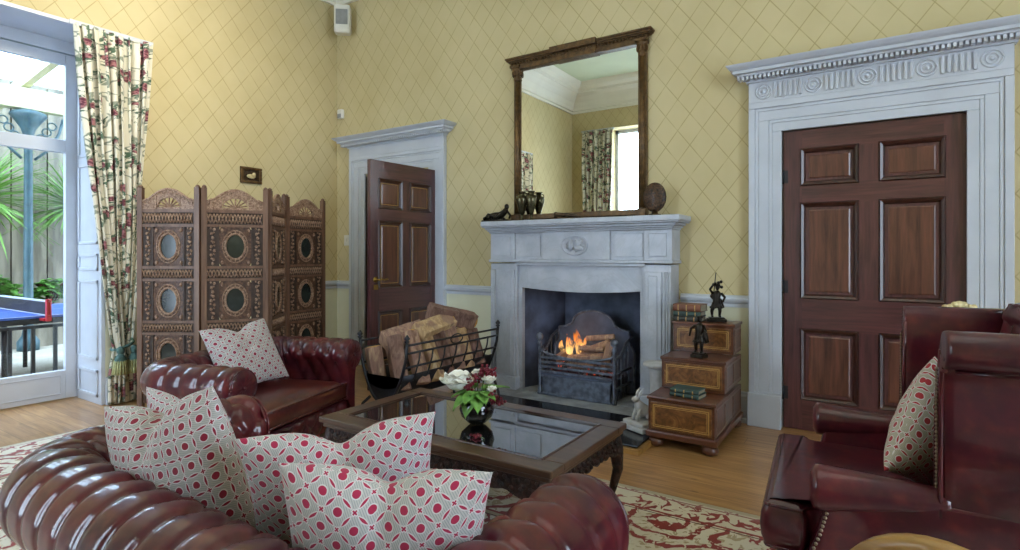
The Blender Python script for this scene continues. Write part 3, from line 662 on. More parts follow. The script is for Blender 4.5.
# ------------------------------------------------------------------ fire grate, logs, flames
GX, GY = -2.10, 4.18
gr = thing('fire_grate', 'grey iron fire basket with ball finials and arched fireback, in the fireplace', 'fire grate', (GX, GY, .045))
m = MB()     # fireback plate with shouldered arch
pts = [(-.38, 0), (-.38, .34), (-.34, .42), (-.33, .52), (-.26, .53), (-.2, .56)] + [(.2*math.cos(a), .56+.12*math.sin(a)) for a in [PI-PI*i/12 for i in range(1, 12)]] + [(.2, .56), (.26, .53), (.33, .52), (.34, .42), (.38, .34), (.38, 0)]
m.prism([(a, b+.02) for a, b in pts], .34, .36, 'y'); fb = m.obj('fireback', 'soot', gr)
m = MB(); m.tube([Vector((a, .332, b+.02)) for a, b in pts], .009, 6); m.obj('fireback_rim', 'steel', fb)
for s_ in (-1, 1):
    m = MB(); m.lathe([(.022, 0), (.022, .02), (.014, .03), (.014, .41), (.02, .42), (.02, .44), (.01, .45), (.028, .47), (.032, .49), (.024, .51), (.008, .52)], (s_*.34, 0, 0), 14); m.obj('post', 'steel', gr)
    m = MB(); m.tube([(s_*.34, 0, .35), (s_*.345, .12, .37), (s_*.35, .22, .46), (s_*.355, .34, .5)], .011, 8); m.tube([(s_*.34, 0, .12), (s_*.35, .33, .12)], .01, 8); m.tube([(s_*.34, 0, .24), (s_*.35, .33, .24)], .01, 8)
    for j in range(4): m.tube([(s_*.343, .06+j*.075, .02), (s_*.343, .06+j*.075, .40 + (.06 if j > 1 else 0))], .007, 6)
    m.obj('side_rail', 'steel', gr)
for z0 in (.185, .225, .265, .305):
    m = MB(); m.box(-.33, .33, -.008, .008, z0, z0+.02); m.obj('front_bar', 'steel', gr, .003)
m = MB(); tp = []
for i in range(25):
    x = -.34+.68*i/24; tp.append((x, 0, .375-.055*math.cos(x/.34*PI/2)**.7 if abs(x) < .339 else .39))
m.tube(tp, .010, 8); m.obj('top_rail', 'steel', gr)
m = MB(); m.box(-.33, .33, -.004, .30, .165, .18)
m.obj('bottom_grate', 'soot', gr)
m = MB(); m.box(-.31, .31, -.012, .004, .012, .15); m.box(-.32, .32, -.02, .0, .15, .165); m.box(-.32, .32, -.02, 0, 0, .02); m.obj('ash_pan_front', 'steel', gr, .004)
def log(m, a, b, r0, seed=0, n=9, flat=True):
    rnd = random.Random(seed); a, b = Vector(a), Vector(b); t = (b-a).normalized(); u = t.cross(Vector((0, 0, 1)))
    u = u.normalized() if u.length > .05 else Vector((1, 0, 0)); w = t.cross(u)
    rad = [r0*(.8+.4*rnd.random()) for _ in range(n)]; c0 = rnd.randrange(n)
    if flat:
        for j in (0, 1): rad[(c0+j) % n] *= .62
        rad[(c0+n//2) % n] *= .7
    rings = []
    for k_ in range(7):
        s_ = k_/6; p = a+(b-a)*s_; rings.append([p+(u*math.cos(2*PI*i/n)+w*math.sin(2*PI*i/n))*rad[i]*(1+.06*(rnd.random()-.5)) for i in range(n)])
    m.rings(rings, True, True, False)
FLG = [((-.24, .10, .28), (-.13, .18, .36), .045), ((-.10, .06, .30), (.2, .12, .335), .042), ((-.06, .16, .33), (.22, .2, .45), .035), ((.0, .2, .47), (.24, .24, .50), .026),
       ((.23, .05, .24), (.26, .12, .47), .036), ((-.12, .1, .24), (.15, .05, .25), .045), ((-.02, .12, .40), (.18, .16, .40), .03)]
FLAB = ['short round log burning at the left of the fire', 'pale split log lying across the front of the fire', 'split log propped up to the right behind the front log', 'thin split log topmost across the fire', 'split log standing upright at the right end of the fire', 'lowest log behind the grate bars', 'middle split log between the crossed fire logs']
for (a, b, r0), lb in zip(FLG, FLAB):
    m = MB(); c = (Vector(a)+Vector(b))/2; log(m, Vector(a)-c, Vector(b)-c, r0, hash(lb) % 1 + int(r0*1000)); o = m.obj('burning_log', 'log', None, .003, 1, (GX+c.x, GY+c.y, .045+c.z)); tag(o, lb, 'log', 'logs on the fire')
m = MB()
rnd = random.Random(3)
for i in range(60): m.ball((rnd.uniform(-.29, .29), rnd.uniform(.03, .27), rnd.uniform(.19, .26)), rnd.uniform(.015, .032), 6, 4)
tag(m.obj('embers', 'ember', None, 0, 2, (GX, GY, .045)), 'glowing embers under the logs in the fire grate', 'embers', None, 'stuff')
m = MB()
for (x, y, z, hgt, w_, ph) in ((-.13, .12, .34, .17, .045, 0), (-.05, .14, .34, .24, .05, 1), (-.19, .13, .34, .11, .035, 2), (-.09, .10, .33, .13, .035, 3), (.0, .15, .36, .13, .03, 4)):
    rings = []
    for i in range(9):
        t = i/8; r_ = w_*math.sin(PI*min(.98, .12+t*.88))**.8*(1-t*.35)+.001; cx_ = x+.018*math.sin(t*4+ph); rings.append([Vector((cx_+r_*math.cos(a), y+r_*.5*math.sin(a), z+hgt*t)) for a in [2*PI*q/8 for q in range(8)]])
    m.rings(rings)
tag(m.obj('flames', 'flame', None, 0, 2, (GX, GY, .045)), 'orange flames rising from the logs in the fireplace', 'fire', None, 'stuff')

# ------------------------------------------------------------------ looking glass over the mantel
mr = thing('wall_mirror', 'large gilt framed looking glass over the mantelpiece', 'mirror', (-2.2, YA-.005, 1.535))
def mx(m, x0, x1, d0, d1, z0, z1): m.box(x0+2.2, x1+2.2, -d1, -d0, z0-1.535, z1-1.535)
m = MB(); mx(m, -2.775, -1.63, .012, .02, 1.59, 2.94); m.obj('mirror_glass', 'mirror', mr)
m = MB(); mx(m, -2.80, -1.60, 0, .012, 1.55, 2.96); m.obj('backboard', 'dark', mr)
m = MB(); mx(m, -2.78, -1.63, .01, .035, 1.555, 1.60); m.obj('bottom_rail', 'giltfr', mr, .005)
for xc in (-2.80, -1.605):
    m = MB(); mx(m, xc-.035, xc+.035, 0, .03, 1.60, 2.86); m.lathe([(.026, 0), (.026, 1.22)], (xc+2.2, -.035, .075), 14); m.obj('side_column', 'giltfr', mr)
    m = MB(); m.lathe([(.026, 0), (.032, .02), (.028, .03), (.03, .06), (.045, .10), (.05, .12)], (xc+2.2, -.035, 1.29), 14); mx(m, xc-.05, xc+.05, 0, .085, 2.945, 2.965)
    for i in range(8):
        a = 2*PI*i/8; m.ball((xc+2.2+.038*math.cos(a), -.035+.038*math.sin(a), 1.36), (.012, .012, .028), 6, 5)
    m.obj('column_capital', 'giltfr', mr)
    m = MB(); mx(m, xc-.045, xc+.045, 0, .07, 1.535, 1.60); m.obj('column_base', 'giltfr', mr, .006)
m = MB()
for x0, x1, d in ((-2.85, -2.40, .06), (-2.40, -2.0, .075), (-2.0, -1.555, .06)): mx(m, x0, x1, 0, d, 2.93, 2.965)
mx(m, -2.85, -1.555, 0, .055, 2.965, 2.995); mx(m, -2.41, -1.99, 0, .075, 2.965, 2.995); mx(m, -2.87, -1.535, 0, .075, 2.995, 3.005); mx(m, -2.885, -1.52, 0, .09, 3.005, 3.02); mx(m, -2.895, -1.51, 0, .10, 3.02, 3.035); mx(m, -2.42, -1.98, 0, .115, 2.995, 3.045)
m.obj('crest_rail', 'giltfr', mr, .004)
m = MB(); x = -2.84
while x < -1.56: m.ball((x+2.2, -.064 if not -2.41 < x < -1.99 else -.08, 2.985-1.535), .011, 8, 6); x += .032
m.obj('bead_row', 'giltfr', mr)

# ------------------------------------------------------------------ small wall things
p = thing('picture_frame', 'tiny dark picture in gilt frame on the wall above the carved screen', 'picture', (XB+.001, 3.33, 2.035))
m = MB(); m.box(0, .012, -.115, .115, -.08, .08); m.obj('painting', 'bronze2', p)
m = MB()
for a in ((-.115, .115, -.08, -.052), (-.115, .115, .052, .08), (-.115, -.085, -.052, .052), (.085, .115, -.052, .052)): m.box(0, .025, *a)
m.obj('gilt_frame', 'giltfr', p, .006)
m = MB(); m.ball((.013, 0, -.01), (.004, .05, .022)); m.ball((.013, .03, .01), (.004, .02, .02)); m.obj('painted_highlight', 'gilt', p)
o = thing('motion_sensor', 'small white motion sensor in the corner by the left door', 'sensor', (-5.24, YA-.001, 2.865)); m = MB(); m.box(-.04, .04, -.045, 0, -.055, .055); m.obj('sensor_body', 'plastic', o, .012, 3); m = MB(); m.box(-.03, .03, -.05, -.044, -.045, .0); m.obj('sensor_window', 'darkplas', o, .004)
o = thing('wall_speaker', 'white speaker box high in the corner under the cornice', 'speaker', (-5.07, YA-.14, 3.88), R(40)); m = MB(); m.box(-.09, .09, -.06, .07, -.16, .16); m.obj('speaker_case', 'plastic', o, .03, 4); m = MB(); m.box(-.065, .065, -.066, -.058, -.07, .10); m.obj('speaker_grille', 'darkplas', o, .01); m = MB(); m.tube([(0, .05, .05), (0.05, .17, .06)], .015); m.obj('wall_bracket', 'plastic', o)
o = thing('light_switch', 'white light switch beside the left door surround', 'switch', (-5.16, YA-.001, 1.40)); m = MB(); m.box(-.04, .04, -.01, 0, -.06, .06); m.obj('switch_plate', 'plastic', o, .003); m = MB(); m.box(-.01, .01, -.018, -.009, -.02, .02); m.obj('rocker', 'plastic', o, .002)

# ------------------------------------------------------------------ mantel ornaments (shelf top z=1.53)
ZM = 1.531
def urn(x, y, lab, s):
    o = thing('urn', lab, 'urn', (x, y, ZM), 0, 'bronze urns on the mantelpiece')
    m = MB(); m.lathe([(.034*s, 0), (.036*s, .012), (.018*s, .022), (.012*s, .045), (.015*s, .06)], (0, 0, 0), 16); m.obj('foot', 'urnm', o)
    m = MB(); m.lathe([(.014*s, .058), (.026*s, .09), (.040*s, .13), (.053*s, .175), (.058*s, .205), (.05*s, .228), (.028*s, .238), (.024*s, .252), (.036*s, .266), (.04*s, .272)], (0, 0, 0), 24); m.obj('urn_body', 'urnm', o)
    for q in (-1, 1):
        m = MB(); m.tube([(q*.03*s, 0, .25), (q*.05*s, 0, .25), (q*.062*s, 0, .235), (q*.054*s, 0, .215)], .004, 6); m.obj('handle', 'urnm', o)
MT['urnm'] = plain('olive_bronze', '55503A', .25, .8, .3, 20, .2)
urn(-2.715, 4.33, 'left one of the two dark bronze urns on the mantelpiece', 1.0); urn(-2.615, 4.33, 'right one of the two dark bronze urns, standing before the mirror glass', .9)
o = thing('reclining_figure', 'dark bronze reclining figure at the left end of the mantelpiece', 'sculpture', (-2.93, 4.25, ZM))
m = MB(); m.box(-.15, .13, -.045, .045, 0, .02); m.obj('plinth', 'bronze', o, .004)
m = MB(); m.tube([(-.13, 0, .03), (-.08, 0, .05), (-.02, .0, .055), (.04, 0, .06), (.08, 0, .09), (.10, 0, .115)], [.012, .03, .036, .034, .028, .02], 10); m.ball((.105, -.005, .135), (.022, .02, .026)); m.tube([(.08, -.02, .09), (.05, -.04, .06), (.02, -.04, .035)], .011, 8); m.tube([(-.03, -.02, .05), (-.08, -.03, .07), (-.12, -.03, .03)], .014, 8); m.tube([(.09, .02, .10), (.12, .03, .06), (.11, .03, .03)], .011, 8)
for i in range(10): m.ball((-.13+i*.025, -.02+.02*math.sin(i*2), .035+.02*math.sin(i*1.3)), .017, 7, 5)
m.obj('body', 'bronze', o)
o = thing('figurine', 'low bronze animal ornament lying in the middle of the mantelpiece', 'ornament', (-2.22, 4.26, ZM))
m = MB(); m.box(-.13, .15, -.03, .03, 0, .012); m.obj('plinth', 'bronze2', o, .003)
m = MB(); m.tube([(-.12, 0, .02), (-.09, 0, .045), (-.03, 0, .04), (.04, 0, .035), (.10, 0, .022), (.15, 0, .015)], [.012, .02, .018, .016, .011, .005], 8); m.ball((-.11, -.0, .055), (.02, .013, .014)); m.tube([(-.08, -.02, .035), (-.09, -.025, .012)], .007, 6); m.tube([(0, -.02, .03), (.02, -.025, .012)], .007, 6); m.obj('body', 'bronze2', o)
o = thing('shell_ornament', 'mottled brown upright oval shell ornament at the right end of the mantelpiece', 'ornament', (-1.46, 4.26, ZM))
m = MB(); m.lathe([(.05, 0), (.05, .012), (.025, .02), (.02, .05)], (0, 0, 0), 14); m.obj('stand', 'bronze2', o)
MT['shell'] = carved('tortoise_shell', '0E0907', '6A4A2E', 70, .5)
m = MB(); m.ball((0, 0, .145), (.092, .035, .115), 20, 14); 
for i in range(16):
    a = 2*PI*i/16; m.ball((.084*math.cos(a), -.0, .145+.107*math.sin(a)), .009, 7, 5)
m.obj('shell', 'shell', o)

# ------------------------------------------------------------------ stepped chest
CX0, CX1, CY0, CY1 = -1.255, -.835, 3.53, 4.31
ch = thing('step_chest', 'walnut library step chest with inlaid drawer fronts and bun feet, right of the fire', 'chest', ((CX0+CX1)/2, CY0, 0)); cw = CX1-CX0
hw = cw/2
for x in (-hw+.04, hw-.04):
    for y in (.04, .72):
        m = MB(); m.lathe([(.02, 0), (.045, .012), (.052, .032), (.042, .055), (.022, .066)], (x, y, 0), 16); m.obj('bun_foot', 'commode', ch)
st = [(0, .10, .325), (.265, .33, .54), (.525, .545, .755)]      # y start, base z, top z
m = MB(); m.box(-hw-.012, hw+.012, -.012, .78, .066, .105); m.obj('base_plinth', 'commode', ch, .006)
for i, (y0, z0, z1) in enumerate(st):
    m = MB(); m.box(-hw+.004, hw-.004, y0+.002, .775, z0, z1-.022); m.obj('step_case', 'commode', ch)
    m = MB(); m.box(-hw-.006, hw+.006, y0-.008, y0+(.27 if i < 2 else .255), z1-.022, z1); m.obj('tread', 'commode', ch, .006)
    m = MB(); m.box(-hw+.02, hw-.02, y0-.004, y0+.004, z0+.02, z1-.035)
    f = m.obj('drawer_front', 'burl', ch, .002)
    m = MB(); a, b, c, d = -hw+.035, hw-.035, z0+.033, z1-.05
    for t, w_ in ((0, .005), (.011, .003)):
        m.box(a+t, b-t, y0-.0055, y0-.003, c+t, c+t+w_); m.box(a+t, b-t, y0-.0055, y0-.003, d-t-w_, d-t); m.box(a+t, a+t+w_, y0-.0055, y0-.003, c+t+w_, d-t-w_); m.box(b-t-w_, b-t, y0-.0055, y0-.003, c+t+w_, d-t-w_)
    m.obj('inlay_line', 'inlay', f)
    m = MB(); x0, x1 = hw-.006, hw+.001
    m.box(x0, x1, y0+.03, .75, z0+.02, z0+.03); m.box(x0, x1, y0+.03, .75, z1-.05, z1-.04)
    n_ = 3-i
    for j in range(n_+1):
        yy = y0+.03+(.71-y0)*j/n_; m.box(x0, x1, yy, yy+.01, z0+.03, z1-.05)
    m.obj('side_panel_moulding', 'commodes', ch)
def book(name, lab, x, y, z, w_, d, t, rz, mat, group):
    o = thing(name, lab, 'book', (x, y, z), rz, group)
    m = MB(); m.box(-w_/2, w_/2, -d/2, d/2, 0, .004); m.box(-w_/2, w_/2, -d/2, d/2, t-.004, t); m.rings([[Vector((xx, -d/2-.007*math.sin(PI*i/6), t*i/6)) for i in range(7)]+[Vector((xx, -d/2+.003, t)), Vector((xx, -d/2+.003, 0))] for xx in (-w_/2, w_/2)], True, True, True); m.obj('cover', mat, o, .0015)
    m = MB(); m.box(-w_/2+.004, w_/2-.004, -d/2+.003, d/2-.004, .004, t-.004); m.obj('pages', 'paper', o)
    m = MB()
    for q in (.2, .5, .8): m.box(-w_/2+w_*q-.003, -w_/2+w_*q+.003, -d/2-.0085, -d/2-.002, .004, t-.004)
    m.obj('spine_band', 'inlay', o)
zt = .325
book('book', 'lower green book lying on the bottom step of the chest', -1.03, 3.65, zt+.001, .19, .13, .026, R(-8), 'book_g', 'green books on the bottom step')
book('book', 'upper green book lying on the bottom step of the chest', -1.033, 3.652, zt+.028, .185, .125, .026, R(-5), 'book_g', 'green books on the bottom step')
zt = .755
book('book', 'lowest dark book of the pile on the top step beside the fire surround', -1.155, 4.13, zt+.001, .19, .15, .036, R(-3), 'book_k', 'books piled on the top step')
book('book', 'green book in the middle of the pile on the top step', -1.155, 4.13, zt+.038, .195, .15, .034, R(1), 'book_g', 'books piled on the top step')
book('book', 'brown leather book topmost on the pile beside the fire surround', -1.15, 4.13, zt+.073, .2, .155, .05, R(-4), 'book_b', 'books piled on the top step')
def figure(name, lab, loc, rz, s, mat, spear, wide):
    o = thing(name, lab, 'sculpture', loc, rz)
    m = MB(); m.box(-.055*wide, .055*wide, -.04, .04, 0, .022); m.box(-.045*wide, .045*wide, -.033, .033, .022, .032); m.obj('plinth', mat, o, .004)
    m = MB(); Z = .03
    m.tube([(.018, 0, Z+.11*s), (.022, -.008, Z+.06*s), (.02, .0, Z+.008)], [.017, .012, .008], 8); m.tube([(-.018, 0, Z+.11*s), (-.03, .01, Z+.055*s), (-.028, .012, Z+.008)], [.017, .012, .008], 8)
    m.ball((.022, -.012, Z+.008), (.009, .018, .008), 8, 5); m.ball((-.028, .0, Z+.008), (.009, .018, .008), 8, 5)
    m.tube([(0, 0, Z+.09*s), (0, 0, Z+.13*s), (.002, 0, Z+.18*s), (.004, 0, Z+.215*s), (.005, 0, Z+.24*s)], [.026, .027, .024, .03, .012], 10)
    m.ball((.006, -.003, Z+.265*s), (.015, .017, .02), 10, 7)
    m.tube([(.03, 0, Z+.215*s), (.055, -.01, Z+.18*s), (.04, -.035, Z+.15*s)], [.011, .009, .007], 8); m.ball((.04, -.035, Z+.148*s), .009, 7, 5)
    if spear: m.tube([(-.026, 0, Z+.215*s), (-.045, -.01, Z+.25*s), (-.02, -.015, Z+.30*s)], [.011, .009, .007], 8)
    else: m.tube([(-.026, 0, Z+.215*s), (-.055, -.01, Z+.19*s), (-.06, -.02, Z+.13*s)], [.011, .009, .007], 8)
    m.obj('body', mat, o)
    m = MB(); m.lathe([(.042, Z+.085*s), (.034, Z+.105*s), (.027, Z+.13*s), (.027, Z+.135*s)], (0, 0, 0), 12, None, True, 1.1, .8)
    for i in range(10): a = 2*PI*i/10; m.ball((.04*math.cos(a), .03*math.sin(a), Z+.09*s), .008, 6, 4)
    m.obj('tunic', mat, o)
    m = MB(); m.ball((.006, 0, Z+.285*s), (.022, .022, .012), 10, 6)
    if spear:
        for i in range(7): m.ball((.006+.028*math.cos(i), .02*math.sin(i*1.3), Z+.27*s+.006*i), .012, 6, 4)
    m.obj('headdress', mat, o)
    if spear:
        m = MB(); m.tube([(-.02, -.015, Z+.22*s), (-.005, -.01, Z+.4*s)], .0035, 6); m.obj('spear', mat, o)
    m = MB(); m.tube([(-.03, .02, Z+.2*s), (.02, .03, Z+.14*s), (.045, .028, Z+.08*s)], [.02, .026, .015], 8); m.obj('cloak', mat, o)
figure('bronze_figure', 'dark bronze warrior statuette with raised spear on the top step', (-.975, 4.16, .756), R(20), .80, 'bronze', True, 1.2)
figure('bronze_figure', 'grey bronze statuette of a walking man on the middle step', (-1.02, 3.87, .541), R(-15), .85, 'bronze', False, .8)
o = thing('stone_pedestal', 'white marble column stand with a flat round top beside the step chest', 'pedestal', (-1.34, 3.98, .04))
m = MB(); m.lathe([(.075, 0), (.075, .03), (.06, .045), (.05, .07), (.055, .25), (.06, .36), (.068, .38)], (0, 0, 0), 18); m.obj('shaft', 'statue', o)
m = MB(); m.lathe([(.068, .378), (.10, .39), (.105, .402), (.10, .415), (.07, .418)], (0, 0, 0), 24); m.obj('round_top', 'statue', o)
o = thing('stone_hare', 'small white stone hare sitting up on a slab beside the hearth', 'sculpture', (-1.36, 3.68, .053), R(-25))
m = MB(); m.box(-.11, .11, -.09, .11, 0, .035); m.box(-.095, .095, -.075, .095, .035, .06); m.obj('slab', 'statue', o, .008)
m = MB(); m.tube([(.0, .08, .075), (0, .05, .11), (0, .01, .135), (0, -.02, .17), (0, -.03, .195)], [.02, .045, .042, .03, .018], 12); m.ball((0, -.045, .205), (.02, .032, .022)); m.ball((.035, .05, .09), (.018, .035, .03)); m.ball((-.035, .05, .09), (.018, .035, .03)); m.tube([(.018, -.02, .14), (.02, -.04, .1), (.02, -.045, .062)], [.014, .01, .009], 8); m.tube([(-.018, -.02, .14), (-.02, -.04, .1), (-.02, -.045, .062)], [.014, .01, .009], 8); m.obj('body', 'statue', o)
for q in (-1, 1):
    m = MB(); m.tube([(q*.01, -.03, .215), (q*.014, -.01, .25), (q*.016, .012, .275)], [.007, .011, .003], 8); m.obj('ear', 'statue', o)

# ------------------------------------------------------------------ folding screen
SP_ = [(-4.74, 2.04), (-4.33, 2.30), (-4.07, 2.70), (-4.38, 3.058), (-4.437, 3.53)]
scr = thing('folding_screen', 'carved wooden four panel folding screen with oval insets behind the armchair', 'screen', (-4.38, 2.8, 0))
def screen_panel(a, b):
    a, b = Vector(a), Vector(b); L = (b-a).length-.006; ang = math.atan2(b.y-a.y, b.x-a.x)
    root = None; mats = MT
    Mx = T(a.x+4.38, a.y-2.8, 0) @ RZ(ang)
    def mk(m, name, mat, par, bev=0):
        o = m.obj(name, mat, par, bev); 
        return o
    m = MB()
    hw = .019
    for x in (.003+hw, L-hw):
        m.box(x-hw, x+hw, -.017, .017, .03, 1.745, Mx); m.lathe([(.014, 0), (.018, .008), (.012, .016), (.004, .022)], Mx @ Vector((x, 0, 1.745)), 10)
    x0, x1 = .04, L-.038
    for z0, z1 in ((1.555, 1.58), (1.445, 1.465), (1.125, 1.145), (1.03, 1.05), (.71, .73), (.62, .64), (.30, .32), (.20, .22)): m.box(x0, x1, -.014, .014, z0, z1, Mx)
    fr = mk(m, 'panel_frame', 'screenf', scr, 0)
    xc = (x0+x1)/2; W2 = (x1-x0)/2
    # crest: pierced ogee arch
    m = MB(); n = 26; out, inn = [], []
    for i in range(n+1):
        t = -1+2*i/n; hgt = .05+.105*max(0, math.cos(t*PI/2))**1.3 + (.012 if abs(t) > .82 else 0)
        out.append((xc+W2*t, 1.578+hgt)); r_ = .085
        inn.append((xc+min(1, max(-1, t*W2/r_))*r_, 1.578+.018+math.sqrt(max(0, 1-min(1, abs(t*W2/r_))**2))*.072))
    for i in range(n):
        q = [out[i], out[i+1], inn[i+1], inn[i]]
        if abs(xc-(out[i][0]+out[i+1][0])/2) > .085: q = [out[i], out[i+1], (out[i+1][0], 1.578), (out[i][0], 1.578)]
        m.prism(q, -.010, .010, 'y', Mx)
    m.box(xc-.087, xc+.087, -.01, .01, 1.578, 1.597, Mx)
    for k_ in range(7):
        t = math.pi*(k_+.5)/7; m.tube([Mx @ Vector((xc+.012*math.cos(t), 0, 1.6)), Mx @ Vector((xc+.083*math.cos(t), 0, 1.597+.07*math.sin(t)))], .006, 6)
    m.ball(Mx @ Vector((xc, 0, 1.603)), .016, 8, 6)
    m.tube([Mx @ Vector((p_[0], -.006, p_[1])) for p_ in out], .010, 6)
    for i in range(1, n, 2): m.ball(Mx @ Vector((out[i][0], -.012, out[i][1]-.022)), (.008, .008, .008), 6, 4)
    mk(m, 'crest', 'screenc', fr)
    # lattice bands
    for z0, z1 in ((1.465, 1.555), (1.05, 1.125), (.64, .71), (.22, .30)):
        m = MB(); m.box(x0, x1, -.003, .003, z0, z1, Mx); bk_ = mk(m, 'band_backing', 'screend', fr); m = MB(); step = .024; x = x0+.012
        while x < x1-.012:
            zc = (z0+z1)/2; hh = (z1-z0)/2-.008
            for sg in (-1, 1): 
                m.tube([Mx @ Vector((x-.011, -.009, zc-sg*hh)), Mx @ Vector((x+.011, -.009, zc+sg*hh))], .0045, 5)
            x += step
        mk(m, 'lattice_band', 'screenc', fr)
    # oval panels
    for z0, z1 in ((1.145, 1.445), (.73, 1.03), (.32, .62)):
        zc = (z0+z1)/2; hz = (z1-z0)/2
        rx, rz_ = .070, .098
        m = MB()     # plate with an oval hole
        n = 32; X0, X1 = xc-W2*.60, xc+W2*.60
        inn, outp = [], []
        for i in range(n):
            a_ = 2*PI*i/n; c, s_ = math.cos(a_), math.sin(a_); inn.append((xc+rx*c, zc+rz_*s_)); k2 = 1/max(abs(c)/((X1-X0)/2), abs(s_)/hz); outp.append((xc+c*k2, zc+s_*k2))
        for i in range(n): m.prism([inn[i], outp[i], outp[(i+1) % n], inn[(i+1) % n]], -.008, .008, 'y', Mx)
        op = mk(m, 'oval_surround', 'screen', fr); m = MB()
        for r2, t_ in ((1.0, .009), (1.26, .005)): m.tube([Mx @ Vector((xc+rx*r2*math.cos(2*PI*i/n), -.010, zc+rz_*r2*math.sin(2*PI*i/n))) for i in range(n+1)], t_, 6)
        for i in range(16):
            a_ = 2*PI*i/16; m.ball(Mx @ Vector((xc+rx*1.14*math.cos(a_), -.010, zc+rz_*1.14*math.sin(a_))), .006, 6, 4)
        for sx_ in (-1, 1):
            for sz_ in (-1, 1): m.ball(Mx @ Vector((xc+sx_*W2*.47, -.009, zc+sz_*hz*.82)), (.016, .008, .016), 7, 5)
        mk(m, 'oval_beading', 'screenc', fr)
        m = MB(); m.prism([(xc+rx*math.cos(2*PI*i/n), zc+rz_*math.sin(2*PI*i/n)) for i in range(n)], -.003, .003, 'y', Mx); mk(m, 'oval_inset', 'screenglass', fr)
        for sx_ in (-1, 1):     # side strips with carved leaves
            m = MB()
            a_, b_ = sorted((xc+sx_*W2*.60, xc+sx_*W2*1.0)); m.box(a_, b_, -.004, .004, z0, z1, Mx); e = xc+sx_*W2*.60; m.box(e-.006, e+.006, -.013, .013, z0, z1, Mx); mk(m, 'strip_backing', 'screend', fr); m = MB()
            for j in range(9):
                zz = z0+.018+(z1-z0-.036)*j/8; xx = (a_+b_)/2
                m.ball(Mx @ Vector((xx+.012*math.sin(j*2.6), -.008, zz)), (.017, .009, .012), 7, 5); m.ball(Mx @ Vector((xx-.013*math.sin(j*2.6), -.007, zz+.008)), (.009, .007, .008), 6, 4)
            mk(m, 'carved_strip', 'screenc', fr)
    m = MB(); m.box(x0, x1, -.006, .006, .10, .20, Mx); mk(m, 'bottom_board', 'screen', fr)
for a, b in zip(SP_, SP_[1:]): screen_panel(a, b)

# ------------------------------------------------------------------ log basket
lb = thing('log_basket', 'long black wrought iron log cradle full of split logs beside the left door', 'log basket', (-2.90, 2.80, 0))
BL, BW, BT = 1.08, .44, .635
def cradle(x):    # half-round section: x in -1..1 -> z
    return .20+.32*abs(x)**2.4
for y in (0, BL):
    m = MB(); pts = [(BW/2*(-1+2*i/20)*(1+.0), y, cradle(-1+2*i/20)) for i in range(21)]; pts = [(-BW/2-.01, y, BT)] + pts[0:] + [(BW/2+.01, y, BT)]
    m.tube(pts, .011, 8); m.obj('end_hoop', 'iron', lb)
    m = MB(); poly = [(BW/2*(-.8+1.6*i/16), cradle(-.8+1.6*i/16)) for i in range(17)] + [(BW/2*.0, .30)][:0]
    poly2 = [(x, z) for x, z in poly] + [(x*.98, .345-.05*(1-(x/(BW/2*.8))**2)) for x, z in reversed(poly)]
    m.prism(poly2, y-.003, y+.003, 'y'); m.obj('end_plate', 'iron', lb)
    for s_ in (-1, 1):
        m = MB(); m.lathe([(.012, 0), (.02, .008), (.01, .016), (.022, .028), (.012, .042), (.003, .055)], (s_*(BW/2+.01), y, BT), 8); m.obj('finial', 'iron', lb)
        m = MB(); m.tube([(s_*.13, y, .225), (s_*.2, y, .17), (s_*.235, y, .09), (s_*.24, y, .012), (s_*.27, y, .008)], .011, 8); m.obj('leg', 'iron', lb)
for s_ in (-1, 1):
    for z in (BT-.02, .56, .46): 
        m = MB(); x = s_*(BW/2+.005 if z > .5 else BW/2*.93); m.tube([(x, 0, z), (x, BL, z)], .008, 8); m.obj('side_rail', 'iron', lb)
    for i in range(1, 8):
        y = BL*i/8; m = MB(); m.tube([(s_*(BW/2+.005), y, .56), (s_*BW/2*.98, y, .5), (s_*BW/2*.8, y, cradle(.8)), (s_*BW/2*.4, y, cradle(.4))], .006, 6); m.obj('side_bar', 'iron', lb)
    m = MB(); xc_ = s_*(BW/2+.005); m.tube([(xc_, BL/2+.07*math.cos(a), .60+.035*math.sin(a)) for a in [2*PI*i/14 for i in range(15)]], .005, 6); m.obj('scroll', 'iron', lb)
m = MB(); m.grid(lambda u, v: Vector((BW/2*.82*(-1+2*u), BL*v, cradle(.82*(-1+2*u))+.0)), 12, 4, True, False); o = m.obj('cradle_floor', 'iron', lb); o.modifiers.new('t', 'SOLIDIFY').thickness = .005
LG = []; rnd = random.Random(11)
